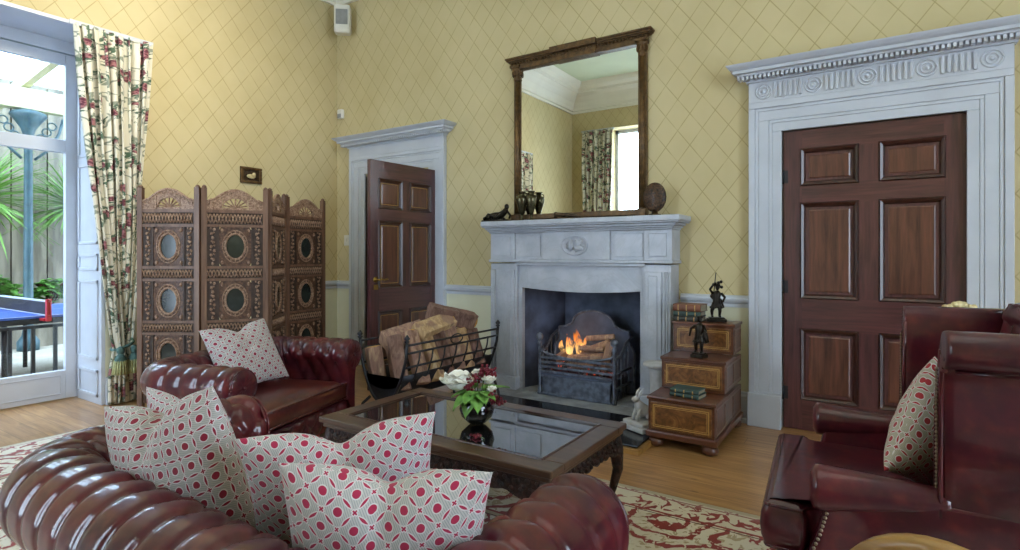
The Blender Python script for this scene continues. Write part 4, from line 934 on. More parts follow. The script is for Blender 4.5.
# logs lie across the cradle (split ends towards the room), leaning; some long ones on top
spec = [((-.12, .07, .33), (-.17, .06, .60), .07, 'tall log standing at the near left end of the cradle'),
        ((.02, .06, .27), (.0, .10, .33), .06, 'stub log low in the near end of the cradle'),
        ((.10, .10, .30), (-.06, .16, .66), .085, 'thick pale log leaning back at the near end of the cradle'),
        ((.15, .26, .33), (-.02, .30, .69), .075, 'second log from the near end, pinkish bark'),
        ((.16, .42, .33), (.0, .44, .66), .07, 'round log leaning in the middle front of the cradle'),
        ((.16, .56, .36), (.04, .58, .66), .062, 'narrow split log standing right of the middle'),
        ((.16, .69, .36), (.03, .71, .68), .07, 'split log behind the right of the middle'),
        ((.16, .83, .36), (.06, .84, .66), .062, 'dark red split log near the far end'),
        ((.15, .97, .36), (.05, .98, .64), .065, 'last standing log at the far end of the cradle'),
        ((-.10, .12, .62), (-.05, .48, .68), .09, 'long log lying on top behind the near ones'),
        ((.02, .36, .68), (.0, .76, .73), .085, 'long brown log lying on the middle of the heap'),
        ((-.08, .60, .81), (.08, .98, .71), .085, 'topmost honey coloured log of the heap'),
        ((-.12, .75, .50), (-.12, 1.05, .60), .08, 'log lying at the back of the far end'),
        ((-.10, .2, .30), (-.10, .6, .32), .08, 'log in the bottom of the cradle, nearer half'),
        ((-.02, .6, .32), (.0, 1.0, .33), .08, 'log in the bottom of the cradle, farther half')]
for i, (a, b, r_, lab) in enumerate(spec):
    a, b = Vector(a), Vector(b); c = (a+b)/2; r_ *= .88; m = MB(); log(m, a-c, b-c, r_, 20+i, 10); o = m.obj('firewood_log', ('log', 'logp', 'logd')[i*7 % 3], None, .004, 1, (-2.90+c.x*.9, 2.80+c.y*.96, c.z-.03))
    tag(o, lab, 'log', 'split logs in the iron cradle')
    m = MB(); t = (b-a).normalized(); u = t.cross(Vector((1, 0, 0.01))).normalized(); w = t.cross(u); e = (b-c)
    m.rings([[e+t*q+(u*math.cos(2*PI*k_/10)+w*math.sin(2*PI*k_/10))*r_*.72 for k_ in range(10)] for q in (-.004, .003)], True, True, False); m.obj('cut_end', 'loge', o)

# ------------------------------------------------------------------ coffee table
TX0, TX1, TY0, TY1, TZ = -2.27, -.985, 1.77, 2.49, .45
ct = thing('coffee_table', 'low dark oak coffee table with black glass inset and carved apron', 'table', ((TX0+TX1)/2, (TY0+TY1)/2, 0))
a, b = (TX1-TX0)/2, (TY1-TY0)/2; fw = .10
for (x0, x1, y0, y1, mt) in ((-a, a, -b, -b+fw, 'table'), (-a, a, b-fw, b, 'table'), (-a, -a+fw, -b+fw, b-fw, 'table'), (a-fw, a, -b+fw, b-fw, 'table')):
    m = MB(); m.box(x0, x1, y0, y1, TZ-.028, TZ); m.obj('top_rail', mt, ct, .006, 3)
m = MB(); m.box(-a+.012, a-.012, -b+.012, b-.012, TZ-.05, TZ-.028); m.obj('under_moulding', 'table', ct, .008, 3)
m = MB(); m.box(-a+fw, a-fw, -b+fw, b-fw, TZ-.026, TZ-.005); m.obj('glass_inset', 'tglass', ct)
m = MB()
for (x0, x1, y0, y1) in ((-a+fw-.012, a-fw+.012, -b+fw-.012, -b+fw), (-a+fw-.012, a-fw+.012, b-fw, b-fw+.012), (-a+fw-.012, -a+fw, -b+fw, b-fw), (a-fw, a-fw+.012, -b+fw, b-fw)): m.box(x0, x1, y0, y1, TZ-.004, TZ+.004)
m.obj('inset_bead', 'mould', ct, .003)
def apron(L, Mx, mirror=1):
    m = MB(); n = 60
    for i in range(n):
        def zz(t): return TZ-.05-(.055+.018*abs(math.sin(t*PI*7))+.03*(abs(2*t-1)**4))
        t0, t1 = i/n, (i+1)/n; m.prism([(-L/2+L*t0, TZ-.05), (-L/2+L*t1, TZ-.05), (-L/2+L*t1, zz(t1)), (-L/2+L*t0, zz(t0))], -.012, .012, 'y', Mx)
    r2 = random.Random(5)
    for i in range(int(L*70)):
        m.ball(Mx @ Vector((-L/2+L*(i+.5)/int(L*70), -.013, TZ-.085+.02*math.sin(i*1.9))), (.012, .009, .011), 6, 4)
    return m
for Mx, L in ((T(0, -b+.035, 0), 2*a-.1), (T(0, b-.035, 0) @ RZ(PI), 2*a-.1), (T(-a+.035, 0, 0) @ RZ(-PI/2), 2*b-.1), (T(a-.035, 0, 0) @ RZ(PI/2), 2*b-.1)):
    apron(L, Mx).obj('carved_apron', 'carvedark', ct)
for sx_ in (-1, 1):
    for sy_ in (-1, 1):
        m = MB(); pts = [(0, 0, TZ-.05), (.012, .012, TZ-.12), (.018, .018, .24), (-.004, -.004, .13), (.004, .004, .05), (.03, .03, .012)]
        m.tube([(sx_*(a-.05+p_[0]), sy_*(b-.05+p_[1]), p_[2]) for p_ in pts], [.034, .034, .024, .016, .016, .024], 10); m.ball((sx_*(a-.02), sy_*(b-.02), .022), (.028, .028, .022))
        for j in range(6): m.ball((sx_*(a-.035), sy_*(b-.035), TZ-.09-j*.022), (.02, .02, .012), 7, 5)
        m.obj('leg', 'carvedark', ct)

# ------------------------------------------------------------------ vase and flowers
VX, VY = -1.57, 2.11
v = thing('flower_vase', 'round black glazed vase of white and crimson flowers on the coffee table', 'vase', (VX, VY, TZ+.001))
m = MB(); m.lathe([(.036, 0), (.042, .003), (.072, .032), (.082, .066), (.072, .098), (.046, .118), (.042, .126), (.048, .132)], (0, 0, 0), 28); m.obj('vase', 'vase', v)
def rose(c, r_, mat, par, seed):
    rnd = random.Random(seed); m = MB(); c = Vector(c)
    for ring_, (n, rr, tilt) in enumerate(((5, .25, 75), (7, .55, 55), (9, .85, 28), (10, 1.0, 5))):
        for i in range(n):
            az = 2*PI*i/n+rnd.random(); Mx = T(*c) @ RZ(az) @ RYm(-R(tilt))
            def fn(u, w_): 
                x = r_*rr*(.15+.85*u); ww = r_*.58*math.sin(PI*min(1, .15+u*.75))*(w_-.5)*2
                return Mx @ Vector((x, ww, -r_*.35*(w_-.5)**2+r_*.18*u*u))
            m.grid(fn, 5, 4, True, False)
    m.ball(c+Vector((0, 0, r_*.05)), (r_*.66, r_*.66, r_*.5), 12, 8); o = m.obj('bloom', mat, par); return o
def leafm(m, base, az, tilt, L, w_, droop=.3):
    Mx = T(*base) @ RZ(az) @ RYm(-tilt)
    m.grid(lambda u, q: Mx @ Vector((L*u, w_*math.sin(PI*min(1, u**.8))*(q-.5)*2, -droop*L*u*u+.25*w_*abs(q-.5)*2)), 8, 4, True, False)
for i, (c, r_, mt) in enumerate([((-.085, -.04, .185), .085, 'petal'), ((-.03, .05, .215), .035, 'petal'), ((.055, .02, .20), .036, 'petal'), ((.085, .0, .165), .026, 'petal')]): rose(c, r_, mt, v, i)
rnd = random.Random(9)
for i, (x, y, z) in enumerate([(-.02, -.02, .19), (.02, .03, .225), (.0, 0, .21), (.05, .05, .235), (.10, -.01, .13), (.11, .02, .11), (-.03, -.03, .165), (.03, .02, .24)]):
    m = MB()
    for j in range(16): m.ball((x+rnd.gauss(0, .012), y+rnd.gauss(0, .012), z+rnd.gauss(0, .012)), .0075, 6, 4)
    m.obj('berry_cluster', 'petalr', v)
for i, (az, tl, L, w_) in enumerate([(-1.4, -.1, .10, .024), (-1.9, -.35, .12, .026), (-.9, -.35, .12, .026), (-1.5, -.75, .12, .028), (-2.4, 0, .09, .02), (-.3, .1, .11, .02), (3.0, .3, .13, .02), (2.5, .5, .13, .02), (.6, .4, .12, .02), (1.4, .3, .1, .02), (-1.2, .3, .08, .02), (-.6, -.1, .1, .022)]):
    m = MB(); leafm(m, (.03*math.cos(az), .03*math.sin(az), .145), az, tl, L, w_*1.35); m.obj('leaf', 'leaf', v)
for x, y, z in [(-.09, -.03, .15), (-.03, .05, .2), (.055, .02, .19), (.03, .02, .23), (.1, 0, .13), (-.02, -.02, .18)]:
    m = MB(); m.tube([(x*.2, y*.2, .10), (x*.6, y*.6, .14), (x, y, z)], .003, 5); m.obj('stem', 'stemm', v)
m = MB(); x_ = None
o = thing('fallen_sprig', 'small fallen crimson sprig lying on the glass beside the black vase', 'flower', (VX+.12, VY-.16, TZ-.004))
m = MB()
for j in range(14): m.ball((rnd.gauss(0, .016), rnd.gauss(0, .01), .007), .0065, 6, 4)
m.obj('petal_cluster', 'petalr', o); m = MB(); m.tube([(-.03, 0, .004), (0, .004, .006), (.045, -.01, .004)], .002, 5); m.obj('stem', 'stemm', o)

# ------------------------------------------------------------------ rug
m = MB(); m.grid(lambda u, q: Vector((RX0+(RX1-RX0)*u, RY0+(RY1-RY0)*q, .012+.002*math.sin(u*40)*math.sin(q*31))), 60, 40, True, True)
o = m.obj('patterned_rug', 'rug'); o.modifiers.new('t', 'SOLIDIFY').thickness = .011; tag(o, 'large cream rug with red foliage pattern under the coffee table and sofa', 'rug')

# ------------------------------------------------------------------ chesterfield seating
def chesterfield(name, lab, cat, loc, rz, W_, D, zr, r, mat, seatmat, w=.15, cush=1, seat_z=.44, res=.012, cr=.16, base_tuft=False, front_y=None):
    """local: faces +y, x across; roll centreline U; W_ and D measured at the centreline"""
    root = thing(name, lab, cat, loc, rz)
    # path
    hw = W_/2; L1 = D-cr; Lc = cr*PI/2; L2 = W_-2*cr; tot = 2*L1+2*Lc+L2
    def path(s):
        if s < L1: return Vector((-hw, D-s, 0)), Vector((-1, 0, 0))
        s -= L1
        if s < Lc: a = PI+s/cr; return Vector((-hw+cr+cr*math.cos(a), cr+cr*math.sin(a), 0)), Vector((math.cos(a), math.sin(a), 0))
        s -= Lc
        if s < L2: return Vector((-hw+cr+s, 0, 0)), Vector((0, -1, 0))
        s -= L2
        if s < Lc: a = 1.5*PI+s/cr; return Vector((hw-cr+cr*math.cos(a), cr+cr*math.sin(a), 0)), Vector((math.cos(a), math.sin(a), 0))
        s -= Lc; return Vector((hw, cr+s, 0)), Vector((1, 0, 0))
    # profile (n, z)
    prof = []; zi = seat_z-.14; ni = -r*.72; a0, a1 = R(212), R(-62)
    for i in range(8): prof.append((ni, zi+(zr+r*math.sin(a0)-zi)*i/8))
    na = 34
    for i in range(na+1):
        a = a0+(a1-a0)*i/na; prof.append((r*math.cos(a), zr+r*math.sin(a)))
    no = r*.30; ze = zr+r*math.sin(a1)
    for i in range(1, 9): prof.append((no+(r*math.cos(a1)-no)*max(0, 1-i/3)**2, ze+(.13-ze)*i/8))
    arc = [0]
    for p, q in zip(prof, prof[1:]): arc.append(arc[-1]+math.hypot(q[0]-p[0], q[1]-p[1]))
    nrm = []
    for i in range(len(prof)):
        p, q = prof[max(0, i-1)], prof[min(len(prof)-1, i+1)]; d = Vector((q[0]-p[0], q[1]-p[1])).normalized(); nrm.append((-d.y, d.x))
    iB = 8+int(na*.43); aB = arc[iB]; hgt = .105; aEnd = arc[8+na]
    ncol = max(4, round(tot/w)); ww = tot/ncol
    def disp(s, i):
        u = s/ww+.5; v_ = (arc[i]-aB)/hgt
        if v_ <= 0:
            p, q = u+v_/2, u-v_/2; g = 1-(1-min(abs(math.sin(PI*p)), abs(math.sin(PI*q))))**2.6
            dep = .017*r/.13
            bd = min(((u-round(u))*ww)**2+(v_*hgt)**2, 9)
            # lower buttons
            jv = round(v_); off = .5 if jv % 2 else 0; bu = u-off; bd2 = ((bu-round(bu))*ww)**2+((v_-jv)*hgt)**2
            e = -dep*(1-g)-.015*math.exp(-min(bd, bd2)/.0005)
        else:
            t = min(1, (arc[i]-aB)/(aEnd-aB)); g = 1-(1-abs(math.sin(PI*u)))**3.2; dep = .011*(1-.4*t)*r/.13
            bd = ((u-round(u))*ww)**2+(v_*hgt)**2
            e = -dep*(1-g)-.015*math.exp(-bd/.0005)
        if arc[i] > aEnd: e *= .25
        return e
    ns = int(tot/res); ss = [tot*i/ns for i in range(ns+1)]
    m = MB(); rings = []
    cz, cn = zr, 0
    def ring(s, k, ext):
        p, n = path(min(max(s, 0), tot)); tdir = Vector((n.y, -n.x, 0)) if True else None
        out = []
        for i, (a, z) in enumerate(prof):
            e = disp(s, i) if k == 1 else disp(s, i)*k
            aa, zz = a+nrm[i][0]*e, z+nrm[i][1]*e
            if k < 1:
                if zz > zr-r*.9: aa, zz = cn+(aa-cn)*k, cz+(zz-cz)*k
                else: m_ = (ni+no)/2; aa = m_+(aa-m_)*k
            q = p+n*aa; q.z = zz; q = q+Vector((0, ext, 0)); out.append(q)
        return out
    caps = [(.70, .040), (.86, .034), (.95, .02), (.99, .008)]
    for k, e in caps: rings.append(ring(0, k, e))
    for s in ss: rings.append(ring(s, 1, 0))
    for k, e in reversed(caps): rings.append(ring(tot, k, e))
    m.rings(rings, False, False, True)
    # close the two fronts
    V = m.bm.verts; V.ensure_lookup_table(); n = len(prof)
    m.face([V[i] for i in range(n)], False); m.face([V[len(V)-n+i] for i in range(n)], False)
    # inner bottom closing is hidden by the cushion
    body = m.obj('upholstered_body', mat, root)
    # buttons
    bm0 = None; cnt = 0
    for j, off in ((0, 0), (-1, .5), (-2, 0)):
        at = aB+j*hgt
        ii = min(range(len(arc)), key=lambda q: abs(arc[q]-at))
        for c in range(ncol+1):
            s = (c-.5+off)*ww
            if not .02 < s < tot-.02 or cnt > 98: continue
            if j and arc[ii] < .06: continue
            p, nn = path(s); e = disp(s, ii)+.004; q = p+nn*(prof[ii][0]+nrm[ii][0]*e); q.z = prof[ii][1]+nrm[ii][1]*e
            if bm0 is None:
                m = MB(); m.ball((0, 0, 0), (.011, .011, .007), 10, 6); bo = m.obj('button', mat, root); bm0 = bo
            else: bo = bm0.copy(); COL.objects.link(bo)
            nv = (nn*nrm[ii][0]+Vector((0, 0, nrm[ii][1]))).normalized(); bo.location = q; bo.rotation_euler = nv.to_track_quat('Z', 'Y').to_euler(); cnt += 1
    # scroll discs on the arm fronts
    for s_ in (-1, 1):
        m = MB(); n = 24; Mx = T(s_*hw, D+.038, zr) @ RX(R(-90)); rings = []
        for rr, dz, pl in ((.86*r, -.012, 0), (.84*r, .004, 0), (.78*r, .010, 1), (.5*r, .016, 1), (.2*r, .010, 1), (.06*r, .004, 0)):
            rings.append([Mx @ Vector((rr*math.cos(2*PI*k_/48), rr*math.sin(2*PI*k_/48), dz-(.004 if pl and k_ % 4 == 0 else 0))) for k_ in range(48)])
        m.rings(rings, True, True, True); m.ball(Mx @ Vector((0, 0, .008)), .011, 8, 6)
        m.obj('arm_scroll', mat, root)
        m = MB(); pts = [Mx @ Vector((.86*r*math.cos(2*PI*k_/32), .86*r*math.sin(2*PI*k_/32), .002)) for k_ in range(33)]; m.tube(pts, .005, 6); m.obj('piping', mat, root)
    # base and seat
    m = MB(); m.box(-hw+no*0-.03, hw+.03, -.03, D-.0, .11, seat_z-.15); m.obj('seat_base', mat, root, .012)
    iw = W_-2*r*.72; cwid = iw/cush
    for i in range(cush):
        x0 = -iw/2+i*cwid+.002; x1 = x0+cwid-.004; y0, y1 = r*.72-.01, D+.035; hz = .075
        def fn(u, q):
            a = 2*PI*u; 
            return None
        m = MB(); nn = 24; rings = []
        Nx, Ny = 14, 14
        for top in (1, -1):
            m.grid(lambda u, q: Vector((x0+(x1-x0)*u, y0+(y1-y0)*q, seat_z-.075+top*(.045+.030*((1-(2*u-1)**6)*(1-(2*q-1)**6))**.5+(.015 if top > 0 else 0)*(1-(2*u-1)**2)*(1-(2*q-1)**2)))), Nx, Ny, True, False)
        m.grid(lambda u, q: (lambda P: Vector((P[0], P[1], seat_z-.075+.045*(1-2*q))))((lambda t: (x0+(x1-x0)*(t if t <= 1 else 1 if t <= 2 else 3-t if t <= 3 else 0), y0+(y1-y0)*(0 if t <= 1 else t-1 if t <= 2 else 1 if t <= 3 else 4-t)))(u*4)), 56, 2, True, False)
        m.obj('seat_cushion', seatmat, root, 0, 2, None, True)
        m = MB(); m.tube([(x0, y1, seat_z-.03), (x1, y1, seat_z-.03)], .006, 6); m.tube([(x0, y1, seat_z-.12), (x1, y1, seat_z-.12)], .006, 6); m.obj('piping', seatmat, root)
    # front border, tufted
    m = MB(); zb0, zb1 = .115, seat_z-.155; x0, x1 = -hw+no, hw-no
    def fb(u, q):
        x = x0+(x1-x0)*u; z = zb0+(zb1-zb0)*q; p, qq = (x-x0)/.11+q*1.2, (x-x0)/.11-q*1.2
        g = (abs(math.sin(PI*p))*abs(math.sin(PI*qq)))**.4 if base_tuft else 1
        return Vector((x, D+.012+.022*g*math.sin(PI*q)**.4, z))
    m.grid(fb, 80, 16, True, False); m.obj('front_border', mat, root)
    for sx_ in (-1, 1):
        for y in (.0, D-.03):
            m = MB(); m.lathe([(.018, 0), (.03, .012), (.036, .035), (.03, .065), (.04, .085), (.042, .113)], (sx_*(hw-.01), y, 0), 14); m.obj('foot', 'commode', root)
    return root
sofa = chesterfield('chesterfield_sofa', 'oxblood buttoned chesterfield sofa in the foreground with its back to the camera', 'sofa', (-1.372, .63, .012), 0, 1.475, .655, .535, .13, 'leather', 'seat', .105, 1, .43, .009, .2)
arm = chesterfield('chesterfield_armchair', 'oxblood buttoned chesterfield armchair beside the carved screen', 'armchair', (-3.355, 1.92, .012), R(-73), 1.0, .55, .555, .105, 'leather', 'seatr', .105, 1, .41, .011, .14, True)

# ------------------------------------------------------------------ cushions
def pillow(lab, M_, w_, h_, th, mat, notch, group=None, sag=0, ears=.08):
    N = 44
    def pt(u, v_, sd):
        x, y = 2*u-1, 2*v_-1
        ex = 1-ears*(1-y*y)*.9; ey = 1-ears*(1-x*x)*.9
        X, Y_ = x*ex*w_/2, y*ey*h_/2
        k_ = math.exp(-(x/.30)**2); top = max(0, y)
        Y_ -= notch*h_*k_*top**1.6
        t = th/2*(max(0, 1-abs(x)**2.6)*max(0, 1-abs(y)**2.6))**.55
        crease = math.exp(-(x/.13)**2)*max(0, y+.15)**1.2
        t *= (1-.72*crease*min(1, notch*4))
        t += (.007*math.sin(x*7+y*5)+.004*math.sin(x*3-y*13))*(1-abs(x))*(1-abs(y))
        return Vector((X, sd*t+sag*(1-x*x)*.0, Y_+h_/2))
    m = MB(); m.uv = m.bm.loops.layers.uv.new('UVMap')
    wp = lambda q: (math.sin((q-.5)*PI)*.5+.5)*.6+q*.4
    for sd in (-1, 1):
        Pn = [[pt(wp(i/N), wp(j/N), sd) for j in range(N+1)] for i in range(N+1)]; h2 = N//2
        ux = [[0]*(N+1) for _ in range(N+1)]; uy = [[0]*(N+1) for _ in range(N+1)]
        for j in range(N+1):
            for i in range(h2+1, N+1): ux[i][j] = ux[i-1][j]+(Pn[i][j]-Pn[i-1][j]).length
            for i in range(h2-1, -1, -1): ux[i][j] = ux[i+1][j]-(Pn[i][j]-Pn[i+1][j]).length
            for i in range(N+1):
                if j: uy[i][j] = uy[i][j-1]+(Pn[i][j]-Pn[i][j-1]).length
        V = [[m.bm.verts.new(Pn[i][j]) for j in range(N+1)] for i in range(N+1)]
        for i in range(N):
            for j in range(N):
                q = [(i, j), (i+1, j), (i+1, j+1), (i, j+1)]
                m.face([V[a][b] for a, b in q], True, [(ux[a][b]/.46, uy[a][b]/.46) for a, b in q])
    o = m.obj('cushion', mat, None, 0, 2, None, True)
    o.matrix_world = M_; return tag(o, lab, 'cushion', group)
def place(x, y, z, rz, tilt, roll=0): return T(x, y, z) @ RZ(R(rz)) @ RX(R(tilt)) @ RYm(R(roll))
G = 'printed cushions on the front sofa'
pillow('red dotted cushion peeping out behind the big one at the left end of the sofa', place(-1.90, 1.02, .44, -3, 15, -1), .44, .35, .13, 'cush1', .10, G)
pillow('large cushion printed in a square grid of red dots, left on the sofa', place(-1.53, .82, .44, 8, 10, -13), .50, .43, .18, 'cush1', .13, G)
pillow('printed cushion with one ear up, behind the frontmost cushion on the sofa', place(-1.2, 1.04, .43, 50, 22, -4), .47, .42, .17, 'cush2', .12, G)
pillow('frontmost printed cushion with a dented top, nearest the right arm of the sofa', place(-.92, .91, .43, 33, 20, 3), .43, .40, .18, 'cush2', .09, G)
pillow('small patterned cushion with pointed corner in the chesterfield armchair', place(-3.07, 1.97, .46, 93, -30, -4), .44, .41, .16, 'cush3', .11)

# ------------------------------------------------------------------ wing chair (faces -x)
wc = thing('wing_armchair', 'glossy dark red leather wing armchair with nailhead trim at the right edge', 'armchair', (.12, 2.23, .012), R(4.5))
OX, OY = .12, 2.23
def wv(x, y, z): return Vector((x-OX, y-OY, z-.012))
def rbox(m, x0, x1, y0, y1, z0, z1, r=.05, bul=.015, n=16, ny=16):
    # puffed box using superellipse section
    def fn(u, q):
        a = 2*PI*u; c, s_ = math.cos(a), math.sin(a); p = 4.5
        k_ = (abs(c)**p+abs(s_)**p)**(-1/p); t = 2*q-1; e = (1-abs(t)**7)**(1/7) if abs(t) < 1 else 0
        e = max(e, .0)
        hx, hz = (x1-x0)/2, (z1-z0)/2
        inset = (1-e)*.5
        return wv((x0+x1)/2+(hx-r*(1-e))*c*k_*(1 if e > 0 else 1), (y0+y1)/2+(y1-y0)/2*t, (z0+z1)/2+(hz-r*(1-e))*s_*k_)
    V = m.grid(fn, 40, ny, True, False, True)
    m.face([V[i][0] for i in range(40)]); m.face([V[i][-1] for i in range(40)])
def plan(poly, rad, n=5):
    out = []
    for i, p in enumerate(poly):
        a, b = Vector(poly[i-1]), Vector(poly[(i+1) % len(poly)]); p = Vector(p); d1_, d2_ = (a-p), (b-p)
        q0 = p+d1_.normalized()*min(rad, d1_.length*.45); q1 = p+d2_.normalized()*min(rad, d2_.length*.45)
        for j in range(n+1): t = j/n; out.append((q0*(1-t)**2+p*2*t*(1-t)+q1*t*t))
    dense = []
    for i, p in enumerate(out):
        q = out[(i+1) % len(out)]; k_ = max(1, int((q-p).length/.04))
        for j in range(k_): dense.append(p+(q-p)*j/k_)
    return dense
pl = plan([(-.335, 1.85), (-.335, 2.61), (-.21, 2.62), (-.20, 2.57), (.37, 2.57), (.37, 1.89), (-.20, 1.89), (-.21, 1.84)], .03)
m = MB(); n_ = len(pl); nr = []
for i, p_ in enumerate(pl):
    d_ = (pl[(i+1) % n_]-pl[i-1]).normalized(); nr.append(Vector((-d_.y, d_.x)))
sgn = 1 if sum(pl[i-1].x*pl[i].y-pl[i].x*pl[i-1].y for i in range(n_)) > 0 else -1
rg = []
for t in (-1, -.93, -.75, -.45, 0, .45, .75, .93, 1.0):
    e = .035*(1-math.sqrt(max(0, 1-min(1, abs(t))**2)))+max(0, (t-1))*1.6
    rg.append([wv(p_.x+nr[i].x*e*sgn, p_.y+nr[i].y*e*sgn, .425+.075*min(1, t)+(.012 if t > 1.03 else .008 if t > 1.01 else 0)) for i, p_ in enumerate(pl)])
m.rings(rg, True, True, True); m.obj('seat_cushion', 'wing', wc)
for t in (.8, -.8):
    m = MB(); m.tube([wv(p_.x-nr[i].x*-.016*sgn, p_.y-nr[i].y*-.016*sgn, .425+.075*t) for i, p_ in enumerate(pl+pl[:1]) for i in [i % n_]], .006, 6); m.obj('piping', 'wing', wc)
m = MB(); rbox(m, -.30, .42, 1.84, 2.62, .15, .345, .02); m.obj('seat_frame', 'wing', wc)
for s_, y0 in ((1, 1.86), (-1, 2.60)):
    # arm: horizontal scroll tapering, vertical face below, flares at the front
    m = MB(); pr = []
    N = 26
    for i in range(N+1):
        t = i/N; x = -.20+.32*t; rr = (.066-.032*t); zc = .570+.012*t
        yo = -s_*(.015*(1-t)**2)
        k_ = 1 if t > .08 else math.sqrt(1-((.08-t)/.08)**2)*.35+.65 if t > 0 else .62
        ring = []
        for j in range(20):
            a = -PI*.5+2*PI*j/20; ring.append(wv(x, y0+yo+rr*k_*math.cos(a)*(1.0), zc+rr*k_*math.sin(a)*1.0))
        pr.append(ring)
    m.rings(pr, True, True, True); m.obj('arm_roll', 'wing', wc)
    m = MB()
    poly = [(.42, .14), (-.30, .14), (-.305, .315), (-.25, .335), (-.205, .38), (-.18, .45), (-.16, .54), (-.15, .585), (.42, .585)]
    yy = sorted((y0-s_*.035, y0+s_*.035)); m.prism([(x-OX, z-.012) for x, z in poly], yy[0]-OY, yy[1]-OY, 'y'); m.obj('side_panel', 'wing', wc, .012, 3)
    m = MB(); ys = y0-s_*.037; pts = [(-.294, .15), (-.297, .305), (-.245, .328), (-.20, .375), (-.175, .445), (-.155, .52)]
    dense = []
    for p, q in zip(pts, pts[1:]):
        d = math.hypot(q[0]-p[0], q[1]-p[1]); k_ = max(1, int(d/.0125))
        for j in range(k_): dense.append((p[0]+(q[0]-p[0])*j/k_, p[1]+(q[1]-p[1])*j/k_))
    for x, z in dense: m.ball(wv(x, ys, z), (.005, .004, .005), 7, 5)
    m.obj('nailhead_trim', 'nail', wc)
    # wing: one closed section swept back: inner face flares out into a scroll that hangs over the outer panel
    o_ = -s_        # outward direction in y
    sec = [(.030, .40), (.030, .80), (.028, .90), (.030, .945)]
    cx_, cz_, rr = .038, .985, .052
    sec += [(cx_+rr*math.cos(a), cz_+rr*math.sin(a)) for a in [R(-55)+R(225)*i/14 for i in range(15)]]
    sec += [(-.022, .93), (-.032, .85), (-.036, .74), (-.036, .60), (-.036, .40)]
    m = MB(); rg = []
    for t, k_ in ((0, .80), (.006, .92), (.02, 1), (.08, 1), (.3, 1), (.6, 1), (1, 1)):
        x = .10+.36*t; rg.append([wv(x+.012*(1-math.cos((q[1]-.75)*3)), y0+o_*(q[0]*k_+.0+(.03*t if q[0] < 0 else .012*t)), .40+(q[1]-.40)*(1-.03*(1-k_))) for q in sec])
    m.rings(rg, True, True, True); m.obj('wing', 'wing', wc)
    m = MB(); m.tube([wv(.128, y0+o_*.034, .93), wv(.3, y0+o_*.046, .93), wv(.46, y0+o_*.05, .93)], .005, 6); m.obj('piping', 'wing', wc)
    m = MB(); m.tube([wv(.098, y0+o_*.03, .55), wv(.098, y0+o_*.03, .72), wv(.100, y0+o_*.03, .93), wv(.104, y0+o_*.055, .935)], .006, 6); m.tube([wv(.098, y0-o_*.034, .55), wv(.098, y0-o_*.034, .72), wv(.100, y0-o_*.03, .85), wv(.106, y0-o_*.012, .98)], .006, 6); m.obj('piping', 'wing', wc)
    m = MB()
    for i in range(34): m.ball(wv(.094, y0, .585+i*.0105), (.004, .005, .005), 7, 5)
    m.obj('nailhead_trim', 'nail', wc)
# back with vertical flutes and rolled top
m = MB()
def back(u, v_):
    y = 1.86+.74*u; z = .44+.62*v_; fl = abs(math.sin(PI*u*6))**.5*.025*min(1, max(0, (v_-.2)*4))
    x = .36-.0-fl+.06*v_+.02*(1-abs(2*u-1)**2)*0-.03*math.sin(PI*v_)
    return wv(x, y, z)
m.grid(back, 84, 30, True, False); m.grid(lambda u, v_: wv(.47+.06*v_, 1.86+.74*u, .14+.92*v_), 10, 10, True, False)
m.box(.38-OX, .47-OX, 1.865-OY, 2.595-OY, .14, .5)
m.obj('backrest', 'wing', wc)
m = MB(); pr = []
for i in range(40):
    t = i/39; y = 1.85+.76*t; zc = 1.025+.0*math.sin(PI*t); k_ = 1-(.035)*(1-abs(math.sin(PI*t*6))**.6); e = min(t, 1-t); k_ *= (math.sqrt(max(0, 1-((.05-e)/.05)**2))*.4+.6) if e < .05 else 1
    pr.append([wv(.445+.065*k_*math.cos(2*PI*j/18), y, zc-.012+.055*k_*math.sin(2*PI*j/18)) for j in range(18)])
m.rings(pr, True, True, True); m.obj('back_roll', 'wing', wc)
for x in (-.25, .40):
    for y in (1.89, 2.57):
        m = MB(); m.lathe([(.014, 0), (.018, .02), (.028, .14)], tuple(wv(x, y, .0+.012)), 12); m.obj('leg', 'commode', wc)
pillow('beige red patterned cushion standing in the wing armchair', place(.07, 2.10, .535, 66, 12, 24), .42, .36, .15, 'cush4', .03)

